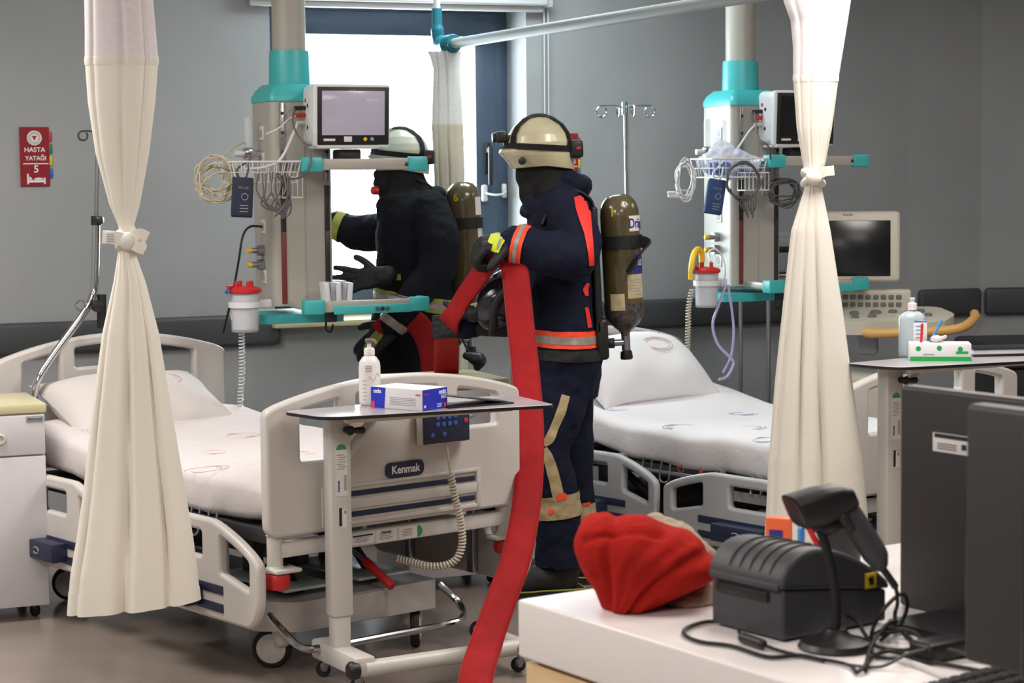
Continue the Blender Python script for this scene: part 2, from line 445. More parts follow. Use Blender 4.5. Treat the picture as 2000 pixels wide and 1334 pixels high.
# ------------------------------------------------------------------ room
WA = math.atan(.424)                                   # the window wall runs away from the camera to the right
wx = Vector((math.cos(WA), math.sin(WA), 0)); wn = Vector((math.sin(WA), -math.cos(WA), 0))   # along the wall, and out of it into the room
def wallY(X): return 9.4 + .424 * (X + 2.35)
def onwall(px, py):                                    # point of the window wall seen at a pixel
    d = fw + rt * ((px - 1000) / F) - up * ((py - 667) / F)
    o = Vector((-2.35, 9.4, 0)); t = (o - EYE).dot(wn) / d.dot(wn)
    return EYE + d * t
def wp(X, z, out=0.0): return Vector((X, wallY(X), z)) + wn * out
def walled(mb, a, b, z0, z1, th=.38):                   # wall slab whose room side runs a to b
    a = Vector(a); b = Vector(b); x = (b - a).normalized(); n = Vector((x.y, -x.x, 0))
    q = [a, b, b - n * th, a - n * th]
    return mb.loft([[Vector((p.x, p.y, z0)) for p in q], [Vector((p.x, p.y, z1)) for p in q]])
HC = 3.0
B = Vector((2.2, wallY(2.2), 0)); Cc = Vector((2.63, 11.48, 0)); Dd = Vector((5.2, 11.62, 0)); A0 = Vector((-4.2, wallY(-4.2), 0))
wl = onwall(533, 400); wr = onwall(1030, 400); wl.z = wr.z = 0
ZS, ZT = .935, 2.54
mb = MB(); walled(mb, A0, wl, 0, HC); walled(mb, wl, wr, 0, ZS); walled(mb, wl, wr, ZT, HC); walled(mb, wr, B, 0, HC)
struct('wall_back', mb, 'wall_paint', smooth=False)
mb = MB(); walled(mb, B, Cc, 0, HC); walled(mb, Cc, Dd, 0, HC); struct('wall_alcove', mb, 'wall_paint', smooth=False)
mb = MB(); walled(mb, Vector((-4.2, -1.6, 0)), A0, 0, HC); struct('wall_left', mb, 'wall_paint', smooth=False)
mb = MB(); walled(mb, Dd, Vector((5.2, -1.6, 0)), 0, HC); struct('wall_right', mb, 'wall_paint', smooth=False)
mb = MB(); walled(mb, Vector((5.2, -1.6, 0)), Vector((-4.2, -1.6, 0)), 0, HC); struct('wall_front', mb, 'wall_paint', smooth=False)
mb = MB(); mb.box((.5, 5, -.05), (10, 14, .1)); struct('floor', mb, 'floor_vinyl', smooth=False)
mb = MB(); mb.box((.5, 5, HC + .05), (10, 14, .1)); struct('ceiling', mb, 'ceiling_paint', smooth=False)
# wall bumper rails, each section a padded strip of its own
def bumper(name, a, b, n):
    x = (b - a).normalized(); L = (b - a).length
    T = mx((a + b) / 2 + n * .022, x, Vector((0, 0, 1)))
    k = MB(); k.rbox((0, 0, 0), (L, .152, .045), .022, 3, T=T); struct(name, k, 'bumper_vinyl')
bl0 = Vector((-3.6, wallY(-3.6), .90)); e = onwall(545, 640); bumper('trim_1', bl0, Vector((e.x, e.y, .90)), wn)
s = onwall(1075, 640); e = onwall(1745, 600); bumper('trim_2', Vector((s.x, s.y, .90)), Vector((e.x, e.y, .90)), wn)
xx = (Cc - B).normalized(); nn = Vector((xx.y, -xx.x, 0)); bumper('trim_3', B + xx * .05 + Vector((0, 0, .90)), Cc - xx * .01 + Vector((0, 0, .90)), nn)
xx = (Dd - Cc).normalized(); nn = Vector((xx.y, -xx.x, 0)); bumper('trim_4', Cc + xx * .02 + Vector((0, 0, .90)), Cc + xx * 1.6 + Vector((0, 0, .90)), nn)
# ------------------------------------------------------------------ window
W = (wr - wl).length
win = bpy.data.objects.new('window_1', None); C.objects.link(win); win['kind'] = 'structure'; win.location = wl; win.rotation_euler = (0, 0, WA)
WM[win.name] = Matrix.Translation(wl) @ Matrix.Rotation(WA, 4, 'Z')
def frame_ring(x0, z0, x1, z1, wd, y, dep, nm, par=win, mt='window_frame_paint'):
    k = MB()
    k.rbox(((x0 + x1) / 2, y, z1 - wd / 2), (x1 - x0, dep, wd), .004); k.rbox(((x0 + x1) / 2, y, z0 + wd / 2), (x1 - x0, dep, wd), .004)
    k.rbox((x0 + wd / 2, y, (z0 + z1) / 2), (wd, dep, z1 - z0 - 2 * wd), .004); k.rbox((x1 - wd / 2, y, (z0 + z1) / 2), (wd, dep, z1 - z0 - 2 * wd), .004)
    return k.build(nm, mt, par, world=False)
frame_ring(.0, ZS, W, ZT, .09, .29, .08, 'window_frame')
sash = frame_ring(.066, ZS + .06, W - .066, ZT - .085, .118, .265, .07, 'window_sash')
k = MB(); k.box((W / 2, .27, (ZS + ZT) / 2), (W - .26, .012, ZT - ZS - .3)); k.build('window_pane', 'window_glass', win, world=False)
k = MB(); k.rbox((W / 2, .1, ZS - .012), (W + .06, .4, .03), .006); k.build('window_sill', 'cream_laminate', win, world=False)
HX = W - .066 - .06
k = MB(); k.rbox((HX, .222, 1.72), (.034, .014, .16), .006); k.rbox((HX, .20, 1.76), (.03, .05, .03), .008); k.rbox((HX, .18, 1.68), (.026, .018, .2), .007)
k.build('window_handle', 'black_plastic', win, world=False)
k = MB(); k.rbox((HX - .02, .216, 1.54), (.034, .024, .088), .012, 3); rs = k.build('window_restrictor', 'white_paint', win, world=False)
k = MB(); k.rbox((W - .03, .235, 1.55), (.026, .03, .075), .01, 3); k.build('mount', 'white_paint', rs, world=False)
k = MB(); k.tube(catmull([(HX - .02, .205, 1.54), (HX + .02, .17, 1.53), (HX + .06, .16, 1.535), (W - .04, .19, 1.545), (W - .03, .225, 1.55)]), .006); k.build('cable', 'cable_white', rs, world=False)
# ------------------------------------------------------------------ roller blind
a = onwall(478, 20); b = onwall(1055, 20)
bt = thing('roller_blind', 'rolled-up white roller blind in a long cassette above the window', 'blind', (a.x, a.y, 2.445), WA)
L = Vector((b.x - a.x, b.y - a.y, 0)).length
k = MB(); k.rbox((L / 2, -.055, .11), (L, .108, .16), .012, 3); k.build('cassette', 'white_paint', bt, world=False)
k = MB(); k.rbox((L / 2, -.05, .016), (L - .02, .03, .03), .006); k.build('bottom_bar', 'white_paint', bt, world=False)
k = MB(); k.tube([(L + .008, -.03, .05), (L + .008, -.03, -1.25)], .0035, 6); k.tube([(L + .03, -.03, .05), (L + .03, -.03, -1.25)], .0035, 6)
k.tube(catmull([(L + .008, -.03, -1.25), (L + .019, -.03, -1.27), (L + .03, -.03, -1.25)]), .0035, 6); k.rbox((L + .015, -.045, .05), (.05, .06, .05), .008); k.build('pull_chain', 'white_paint', bt, world=False)
# ------------------------------------------------------------------ wall signs for the bed places
def bed_sign(o, s, label, num):
    t = thing('bed_sign', label, 'sign', o, WA, None)
    w_, h_ = .134 * s, .272 * s
    T0 = Matrix.Rotation(PI / 2, 4, 'X')
    me = plate([rect(-w_ / 2, 0, w_ / 2, h_, .003)], .008, .002, T=Matrix.Translation((0, -.005, 0)) @ T0); link('plate', me, 'sign_red', t, world=False)
    F_ = lambda x, z, q=.0095: mx(Vector((x, -q, z)), (1, 0, 0), (0, 0, 1))
    def put(me, nm, mt, par=t): return link(nm, me, mt, par, world=False)
    put(plate([[(.034 * s * math.cos(i * PI / 16), .034 * s * math.sin(i * PI / 16)) for i in range(32)]], .0012, .0003, T=F_(0, .222 * s)), 'emblem', 'label_white')
    em = [q for q in bpy.data.objects if q.parent == t][-1]
    k = MB()
    for i in range(24):
        a = i * PI / 12; c = F_(.025 * s * math.cos(a), .222 * s + .025 * s * math.sin(a), .0104); k.box((0, 0, 0), (.004 * s, .004 * s, .0004), T=c @ Matrix.Rotation(a, 4, 'Z'))
    k.tube([F_(.0205 * s * math.cos(i * PI / 12), .222 * s + .0205 * s * math.sin(i * PI / 12), .0104).translation for i in range(24)], .0006, 4, closed=True)
    k.build('emblem_ring', 'label_grey', em, world=False)
    put(plate([rnd([(-.013 * s, .007 * s), (.013 * s, .007 * s), (.006 * s, 0), (.002 * s, -.012 * s), (-.002 * s, -.012 * s), (-.006 * s, 0)], .003)], .0006, .0002, T=F_(0, .224 * s, .0104)), 'emblem_tree', 'sign_red', em)
    put(text('HASTA', .030 * s, F_(0, .167 * s), width=.095 * s, bold=.0006), 'lettering', 'text_white')
    put(text('YATAĞI', .028 * s, F_(.004 * s, .128 * s), width=.095 * s, bold=.0006), 'lettering', 'text_white')
    k = MB(); k.box((.004 * s, -.0095, .104 * s), (.116 * s, .001, .0045 * s)); k.build('rule', 'text_white', t, world=False)
    put(text(num, .047 * s, F_(.005 * s, .078 * s), bold=.001), 'numeral', 'text_white')
    bed = [rnd([(-.042, .006), (-.034, .006), (-.034, .014), (.034, .014), (.034, .006), (.042, .006), (.042, .036), (.034, .036), (.034, .024), (-.034, .024), (-.034, .054), (-.042, .054)], .001),
           rnd([(-.032, .026), (-.016, .026), (-.021, .034), (-.026, .040), (-.032, .040)], .004), rnd([(-.012, .026), (.032, .026), (.03, .033), (.012, .037), (-.006, .034)], .005)]
    put(plate([[(x * s, y * s) for x, y in q] for q in bed], .001, .0002, T=F_(.004 * s, .004 * s)), 'bed_symbol', 'text_white')
    for i, c in enumerate(('tab_red', 'tab_green', 'tab_yellow', 'tab_blue')):
        k = MB(); k.rbox((w_ / 2 + .006, -.005, (.228 - i * .056) * s), (.016, .006, .045 * s), .002); k.build('index_tab', c, t, world=False)
    return t
c = onwall(69, 364); bed_sign(Vector((c.x, c.y, c.z)), 1.0, 'red HASTA YATAĞI 5 bed sign on the wall beside the first curtain', '5')
c = onwall(1122, 338); bed_sign(Vector((c.x - .045, c.y - .019, c.z - .07)), 1.0, 'red bed sign mostly hidden behind a firefighter\'s cream helmet', '4')
# ------------------------------------------------------------------ hospital beds
def end_board(T, W_, zb, zs, zc, t, slots, mt, nm):
    arc = lambda n, q: [(W_ * (.0 + i / n), zs + (zc - zs) * math.sin(PI * min(1, max(0, i / n))) ** q) for i in range(n + 1)]
    top = [(x, z) for x, z in arc(22, .8)][::-1]
    out = rnd([(0, zb), (W_, zb)], 0) + top
    out = rnd(out, [.05, .05] + [.03] + [.0] * (len(top) - 2) + [.03])
    holes = []
    for x0, x1, z0, d in slots:
        n = 8; q = [(x0 + (x1 - x0) * i / n) for i in range(n + 1)]
        tp = [(x, zs + (zc - zs) * math.sin(PI * x / W_) ** .8 - d) for x in q][::-1]
        holes.append(rnd([(x0, z0), (x1, z0)] + tp, [.012, .012, .012] + [0] * (len(tp) - 2) + [.012]))
    me = plate([out] + holes, t, .011, T=mx(Vector((0, 0, 0)), (1, 0, 0), (0, 0, 1)))
    return me
def side_rail(T, y0, y1, zb, zt, x, s, par, mt):
    n = 10; L = y1 - y0
    def prof(q):                       # crest height along the rail
        return zb + .215 + (zt - zb - .215) * min(1, math.sin(PI * min(max(q, 0), 1)) * 1.25) ** .75
    top = [(y0 + L * i / 24, prof(i / 24)) for i in range(25)][::-1]
    out = rnd([(y0 + .05, zb), (y1 - .05, zb), (y1, zb + .07)] + top + [(y0, zb + .07)], [.03, .03, .04] + [.02] * len(top) + [.04], 3)
    th = .035
    def tri(a, b, rev):
        q = [a + (b - a) * i / 6 for i in range(7)]
        tp = [((y0 + L * f), prof(f) - .036) for f in q][::-1]
        lo = zb + .125
        return rnd(([(y0 + L * a, lo + .0), (y0 + L * b, lo + .035)] if not rev else [(y0 + L * a, lo + .035), (y0 + L * b, lo)]) + tp, .012, 3)
    holes = [tri(.06, .24, False), tri(.76, .94, True)]
    for f0, f1 in ((.36, .60),):
        holes.append(rect(y0 + L * f0, zt - .13, y0 + L * f1, zt - .045, .014))
    me = plate([out] + holes, th, .012, T=mx(Vector((x, 0, 0)), (0, 1, 0), (0, 0, 1)))
    o = link('side_rail', me, mt, par, world=False)
    k = MB()
    for z in (zb + .045, zb + .105): k.rbox((x + s * th * .5, y0 + L * .5, z), (.008, L * .56, .03), .003)
    k.build('navy_stripe', 'navy_panel', o, world=False)
    k = MB(); k.rbox((x + s * (th * .5 + .03), y0 + L * .5, zb + .075), (.07, L * .29, .07), .006); k.build('release_handle', 'navy_panel', o, world=False)
    k = MB(); k.tube([(x + s * (th * .5 + .067), y0 + L * .5 + .022 * math.cos(a), zb + .075 + .012 * math.sin(a)) for a in [PI * .2 + i * PI * 1.6 / 10 for i in range(11)]], .0025, 5); k.build('emblem', 'label_grey', o, world=False)
    for q in (.3, .7):
        k = MB(); k.rbox((x - s * .03, y0 + L * q, zb + .16), (.03, .04, .3), .006); k.build('rail_bracket', 'steel', o, world=False)
    return o
def hospital_bed(name, label, loc, rz, dz, back, sheet, pillow_m, printm, seed):
    t = thing(name, label, 'bed', loc, rz, 'hospital beds')
    W_, L_ = 1.05, 1.95
    lk = lambda nm, me, mt, par=t: link(nm, me, mt, par, world=False)
    # chassis on four casters
    k = MB(); k.prism(rnd([(.10, .22), (.20, .115), (.78, .115), (.78, .72), (.10, .72)], .02), .135, .235); lk('chassis_cover', k.data('x'), 'grey_metallic')
    k = MB(); k.rbox((.45, .11, .185), (.20, .012, .094), .004); lk('cover_plate', k.data('x'), 'grey_metallic')
    k = MB(); k.rbox((.445, 1.0, .17), (.3, 1.4, .06), .01); k.rbox((.445, 1.65, .185), (.66, .3, .09), .012)
    k.rbox((.445, .9, .30), (.05, .9, .04), .006); lk('chassis_frame', k.data('x'), 'dark_steel')
    for q, (x_, wd_) in enumerate(((.29, .2), (.60, .22))):
        k = MB(); k.rbox((x_, .40, .262), (wd_, .44, .012), .004, T=Matrix.Translation((0, 0, .0))); lk('cover_panel', k.data('x'), 'pad_silver')
    for (px_, py_) in ((.215, .20), (.715, .20), (.215, 1.65), (.715, 1.65)):
        k = MB(); tx, ty = (-.045, .035) if px_ < .5 else (.0, -.04)
        k.cyl((px_, py_, .10), (px_, py_, .15), .022); k.rbox((px_ + tx * .4, py_ + ty * .4, .115), (.07, .07, .09), .02, 3); fork = lk('caster', k.data('x'), 'off_white_plastic')
        ax = Vector((.71, .71, 0)).normalized() if px_ < .5 else Vector((.77, -.64, 0)).normalized()
        wc = Vector((px_ + tx, py_ + ty, .067))
        k = MB(); k.lathe([(.040, -.016), (.062, -.016), (.067, -.008), (.067, .008), (.062, .016), (.040, .016)], wc, ax, 28); lk('wheel_tyre', k.data('x'), 'black_rubber', fork)
        k = MB(); k.lathe([(.0, -.02), (.03, -.021), (.05, -.018), (.05, .018), (.03, .021), (.0, .02)], wc, ax, 24); lk('wheel_cap', k.data('x'), 'off_white_plastic', fork)
    k = MB(); k.tube(catmull([(.11, .15, .20), (.10, .07, .17), (.13, -.01, .115), (.22, -.035, .11), (.45, -.035, .11), (.70, -.03, .11), (.80, .0, .115), (.84, .07, .15), (.80, .13, .215)], 6), .0125, 10); lk('foot_brake_bar', k.data('x'), 'chrome')
    k = MB(); k.tube([(.50, .36, .40), (.52, .16, .315)], .008, 8); lv = lk('pedal', k.data('x'), 'steel')
    k = MB(); k.tube([(.518, .18, .325), (.545, .06, .25)], .016, 10); lk('pedal_grip', k.data('x'), 'red_plastic', lv)
    # lift columns and scissor arms
    k = MB()
    for y in (.55, 1.65):
        k.rbox((.3, y, .27 + dz / 2), (.05, .07, .2 + dz), .008); k.rbox((.62, y, .27 + dz / 2), (.05, .07, .2 + dz), .008); k.tube([(.3, y - .3, .22), (.3, y, .38 + dz)], .018, 8); k.tube([(.62, y - .3, .22), (.62, y, .38 + dz)], .018, 8)
    k.cyl((.46, .7, .3), (.46, 1.3, .36 + dz), .03); lk('lift_mechanism', k.data('x'), 'dark_steel')
    # deck frame
    z0 = .40 + dz
    k = MB()
    for x in (.06, W_ - .06): k.rbox((x, L_ / 2, z0 - .0), (.04, L_ - .1, .05), .006)
    for i in range(8): k.rbox((W_ / 2, .2 + i * .215, z0 + .012), (W_ - .12, .13, .02), .005)
    lk('deck_frame', k.data('x'), 'dark_steel')
    k = MB()
    for x in (.02, W_ - .02):
        k.tube([(x, .25, z0 + .0), (x, 1.9, z0 + .0)], .009, 8)
        for y in (.32, .43, .95, 1.06, 1.6): k.tube(catmull([(x, y, z0 + .05), (x - .012 * (1 if x < .5 else -1), y, z0 - .03), (x - .012 * (1 if x < .5 else -1), y + .05, z0 - .03), (x, y + .05, z0 + .05)], 4), .005, 6)
    lk('accessory_rail', k.data('x'), 'steel')
    # end beam, posts, bumper wheels
    for ye, s in ((.02, -1), (L_ - .02, 1)):
        k = MB(); k.rbox((W_ / 2, ye, .36 + dz), (W_ - .1, .045, .05), .006)
        for x in (.05, W_ - .05): k.lathe([(.034, -.075), (.034, -.065), (.026, -.055), (.026, .04), (.03, .045)], (x, ye, .365 + dz), (0, 0, 1), 20); k.rbox((x + (.02 if x < .5 else -.02), ye + s * .02, .296 + dz), (.10, .07, .014), .006)
        lk('end_beam', k.data('x'), 'powder_paint')
        for x in (.05, W_ - .05):
            k = MB(); k.lathe([(.012, -.03), (.038, -.026), (.042, -.012), (.042, .012), (.038, .022), (.012, .026)], (x, ye + s * .012, .264 + dz), (0, 0, 1), 24); lk('bumper_wheel', k.data('x'), 'red_plastic')
    # boards
    zb, zs, zc = .405 + dz, .816 + dz, .900 + dz
    me = end_board(None, W_, zb, zs, zc, .045, ((.13, .285, .645 + dz, .045), (.35, .685, .775 + dz, .042), (.775, .945, .70 + dz, .045)), None, None)
    fb = lk('footboard', me, 'bed_plastic')
    fr = -.0235
    for z_, h_ in ((.548, .012), (.4875, .034), (.425, .014)):
        k = MB(); k.rbox((.535, fr - .002, z_ + dz), (.64, .008, h_), .003); lk('recess_moulding', k.data('x'), 'bed_plastic', fb)
    for x in (.215, .855):
        k = MB(); k.rbox((x, fr - .002, .487 + dz), (.02, .008, .135), .003); lk('recess_moulding', k.data('x'), 'bed_plastic', fb)
    for z in (.521, .453):
        k = MB(); k.rbox((.535, fr - .001, z + dz - .001), (.61, .005, .018), .002); lk('navy_stripe', k.data('x'), 'navy_panel', fb)
    FT = lambda x, z, q: mx(Vector((x, fr - q, z + dz)), (1, 0, 0), (0, 0, 1))
    nb = lk('name_badge', plate([rect(-.08, -.026, .08, .026, .024)], .006, .0015, T=FT(.54, .582, .003)), 'navy_panel', fb)
    lk('lettering', text('Kenmak', .038, FT(.542, .581, .0065), width=.118, bold=.0008), 'text_white', nb)
    hb = lk('headboard', end_board(None, W_, zb, zs + .02, zc + .03, .045, ((.12, .285, .66 + dz, .045), (.35, .67, .80 + dz, .04), (.735, .90, .66 + dz, .045)), None, None), 'bed_plastic')
    hb.data.transform(Matrix.Translation((0, L_, 0)))
    # labels on the end beam
    for x0, wdt, mt_, h in ((.335, .09, 'label_white', .034), (.435, .085, 'label_white', .04), (.53, .075, 'label_white', .04)):
        k = MB(); k.box((x0 + wdt / 2, -.0035, .36 + dz), (wdt, .0012, h)); q = lk('label', k.data('x'), mt_)
        k = MB()
        for r in range(5): k.box((x0 + wdt * .45, -.0045, .36 + dz + h * (.3 - r * .14)), (wdt * (.7 if r % 2 else .5), .0006, .0022))
        lk('print_line', k.data('x'), 'label_grey', q)
        if x0 == .335:
            k = MB(); k.box((x0 + wdt / 2, -.0048, .36 + dz + .012), (wdt * .9, .0006, .005)); lk('print_bar', k.data('x'), 'label_black', q)
        if x0 == .435: lk('lettering', text('Kenmak', .012, mx(Vector((x0 + .042, -.0048, .373 + dz)), (1, 0, 0), (0, 0, 1)), bold=.0003), 'label_black', q)
    lk('green_seal', plate([[(.608 + .02 * math.cos(a), .02 * math.sin(a)) for a in [-PI / 2 + i * PI / 10 for i in range(11)]]], .001, .0002, T=mx(Vector((0, -.004, .36 + dz)), (1, 0, 0), (0, 0, 1))), 'label_green')
    # side rails
    rm = 'bed_grey_plastic' if seed == 2 else 'bed_plastic'
    for x, s in ((-.03, -1), (W_ + .03, 1)):
        side_rail(None, -.03, .93, .144 + dz * .6, .443 + dz, x, s, t, rm); side_rail(None, .97, 1.8, .15 + dz * .6, .46 + dz, x, s, t, rm)
    # mattress under its sheet
    def hgt(y): return math.tan(back) * max(0, y - 1.22) ** 1.15
    rings = []; zc_ = z0 + .105; NR = 64
    for i in range(NR + 1):
        f = i / NR; y = .05 + f * (L_ - .12); e = min(1, min(f, 1 - f) * 14) ** .5; rg = []
        for j in range(48):
            a = 2 * PI * j / 48; ca, sa = math.cos(a), math.sin(a); pw = .22
            x = W_ / 2 + (W_ / 2 - .035) * (.9 + .1 * e) * math.copysign(abs(ca) ** pw, ca); z = zc_ + .078 * (.35 + .65 * e) * math.copysign(abs(sa) ** .45, sa)
            nz = noise.noise(Vector((x * 3 + seed, y * 3, z * 4))) * .012 + noise.noise(Vector((x * 9, y * 8 + seed, z * 3))) * .006
            if sa < -.1: z -= .012 * noise.noise(Vector((y * 5, x * 9, seed))) + .01; x += .012 * noise.noise(Vector((y * 11, seed, 3))) * (1 if x > W_ / 2 else -1)
            rg.append(Vector((x + nz * .4, y, z + nz + hgt(y))))
        rings.append(rg)
    k = MB(); k.loft(rings); mt = lk('mattress', k.data('x', 60), sheet)
    k = MB(); rg = random.Random(seed)                    # stamped print on the sheet
    spots = [(.12, 1.0), (.2, 1.45), (.45, .5), (.6, 1.1), (.28, .75), (.06, .45)]
    for cx_, cy_ in spots:
        for rr in (.05, .035):
            a0 = rg.uniform(0, 6); pts = []
            for q in range(11):
                a = a0 + q * .42; x, y = cx_ + rr * 1.6 * math.cos(a), cy_ + rr * 1.2 * math.sin(a)
                n_ = noise.noise(Vector((x * 3 + seed, y * 3, (zc_ + .078) * 4))) * .012 + noise.noise(Vector((x * 9, y * 8 + seed, (zc_ + .078) * 3))) * .006
                pts.append((x, y, zc_ + .0765 + n_ + hgt(y)))
            k.tube(pts, .0012, 4)
    k.build('sheet_print', printm, mt, world=False)['kind'] = 'stuff'
    if seed == 2:
        for i, s_ in enumerate('O R M'):
            if s_ != ' ': lk('lettering', text(s_, .05, mx(Vector((-.008, .86 - i * .06, z0 + .03)), (0, -1, 0), (0, 0, 1))), 'print_red', mt)
    return t, hgt, z0
BR = math.radians(39.5)
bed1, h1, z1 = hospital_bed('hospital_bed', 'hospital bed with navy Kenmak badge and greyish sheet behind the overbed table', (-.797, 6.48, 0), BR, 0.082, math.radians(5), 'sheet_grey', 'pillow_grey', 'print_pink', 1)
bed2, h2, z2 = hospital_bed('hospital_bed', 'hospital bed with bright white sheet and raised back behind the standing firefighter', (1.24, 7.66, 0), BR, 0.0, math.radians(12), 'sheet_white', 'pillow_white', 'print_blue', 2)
def pillow(label, bed, c, size, rx, rz, mt, seed, printm):
    W0 = WM[bed.name] @ TR(c, rz) @ Matrix.Rotation(rx, 4, 'X')
    k = MB(); n = 26; rings = []
    for i in range(n + 1):
        u = -1 + 2 * i / n; rg = []
        for j in range(40):
            a = 2 * PI * j / 40; ca, sa = math.cos(a), math.sin(a)
            th = max(0, (1 - abs(u) ** 3)) ** .5
            y = math.copysign(abs(ca) ** .7, ca); edge = max(0, 1 - abs(y) ** 3) ** .5
            z = math.copysign(abs(sa) ** .8, sa) * edge * th + .04 * math.copysign(1, sa) * (1 - abs(y))
            pinch = 1 - .07 * (1 - abs(u) ** 4) * abs(y) ** 6
            p = Vector((u * size[0] / 2 * (1 - .05 * (1 - y * y)), y * size[1] / 2 * pinch * (.93 + .07 * abs(u) ** 5), z * size[2] / 2))
            p.z += (noise.noise(Vector((p.x * 5 + seed, p.y * 5, seed))) * .018 + noise.noise(Vector((p.x * 14, p.y * 14, seed))) * .006) * (1 if sa > 0 else .3)
            rg.append(p)
        rings.append(rg)
    k.loft(rings, T=W0); o = thing('pillow', label, 'pillow', W0.translation, 0)
    q = k.build('cushion', mt, o, ang=70)
    k = MB()
    for r_ in (.05, .04): k.tube([W0 @ Vector((.1 + r_ * 1.7 * math.cos(a), .02 + r_ * math.sin(a), size[2] / 2 * .97 + .004)) for a in [i * .4 for i in range(16)]], .002, 4, closed=False)
    k.build('stamp', printm, q)['kind'] = 'stuff'
    return o
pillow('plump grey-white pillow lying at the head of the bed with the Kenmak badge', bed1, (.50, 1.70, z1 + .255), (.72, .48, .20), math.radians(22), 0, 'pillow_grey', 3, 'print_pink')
pillow('crisp white pillow propped up on the white-sheeted bed by the firefighter', bed2, (.48, 1.66, z2 + .35), (.74, .5, .25), math.radians(32), 0, 'pillow_white', 5, 'print_pink')
# hand controller hanging on the first footboard, with its coiled lead
WB = WM[bed1.name]
t = thing('hand_controller', 'navy keypad bed controller hooked on the footboard above the spiral lead', 'remote', WB @ Vector((.69, -.045, .70)), BR)
BL = lambda x, z, q: mx(WB @ Vector((x, -q, z)), WB.to_3x3() @ Vector((1, 0, 0)), Vector((0, 0, 1)))
k = MB(); k.rbox((0, 0, 0), (.21, .125, .03), .012, 3, T=BL(.688, .80, .044)); bd = k.build('case', 'off_white_plastic', t)
k = MB(); k.rbox((.004, -.002, .0), (.196, .112, .006), .008, T=BL(.688, .80, .061)); fc = k.build('keypad', 'navy_panel', bd)
for x, z, c in ((-.035, .03, 'button_blue'), (-.01, .03, 'button_blue'), (.015, .03, 'button_blue'), (.04, .03, 'button_blue'), (-.035, .006, 'button_blue'), (-.01, .006, 'button_blue'), (.015, .006, 'button_blue'), (.04, .006, 'button_blue'), (-.058, -.028, 'button_blue'), (-.008, -.028, 'button_blue'), (.085, .012, 'button_red')):
    k = MB(); k.lathe([(.0085, 0), (.0085, .003), (.006, .004), (0, .004)], axis=(0, 0, 1), n=14, T=BL(.688 + x, .80 + z, .063)); k.build('button', c, t)
k = MB(); k.rbox((0, .06, -.03), (.12, .02, .06), .006, T=BL(.688, .815, .044)); k.build('hook', 'off_white_plastic', t)
pth = [WB @ Vector(p) for p in ((.70, -.05, .745), (.70, -.06, .68), (.705, -.065, .63))]
k = MB(); k.tube(catmull(pth), .0035, 6)
pth = catmull([WB @ Vector(p) for p in ((.705, -.065, .63), (.715, -.075, .55), (.73, -.085, .47), (.73, -.09, .39), (.70, -.08, .335), (.64, -.03, .32), (.58, .08, .34))], 8)
k.tube(helix(pth, .0105, 46, 8), .0042, 5); k.build('spiral_lead', 'coil_cream', t)
# ------------------------------------------------------------------ curtain rail: a post from the ceiling and a long rail towards the room
e0 = P(868, 88, 9.55); e1 = P(1340, 0, 7.40); e1.z = e0.z
d = (e1 - e0).normalized(); far_end = e0 + d * 5.2
t = thing('curtain_rail', 'grey curtain rail with a turquoise elbow hanging from the ceiling by the window', 'rail', (e0.x, e0.y, e0.z))
k = MB(); k.tube([e0 + d * .12, far_end], .024, 14); k.build('rail_tube', 'rail_grey', t)
pt = e0 - d * .035
k = MB(); k.tube([Vector((pt.x - .02, pt.y, e0.z + .13)), Vector((pt.x - .02, pt.y, HC))], .016, 12); k.build('drop_tube', 'powder_paint', t)
k = MB(); k.tube(catmull([Vector((pt.x - .02, pt.y, e0.z + .17)), Vector((pt.x - .02, pt.y, e0.z + .08)), Vector((pt.x - .01, pt.y, e0.z + .02)), e0 + d * .03, e0 + d * .13], 8), [.024] * 8 + [.03] * 8 + [.037] * 8 + [.038] * 9, 14)
for q in (.05, .08, .11): k.tube([e0 + d * q + Vector((0, 0,   .04 * math.sin(a))) + Vector((d.y, -d.x, 0)) * (  .04 * math.cos(a)) for a in [i * PI / 8 for i in range(16)]], .004, 5, closed=True)
k.build('elbow', 'teal_pipe', t)
k = MB(); k.tube([far_end, Vector((far_end.x, far_end.y, HC))], .016, 10); k.build('drop_tube', 'powder_paint', t)
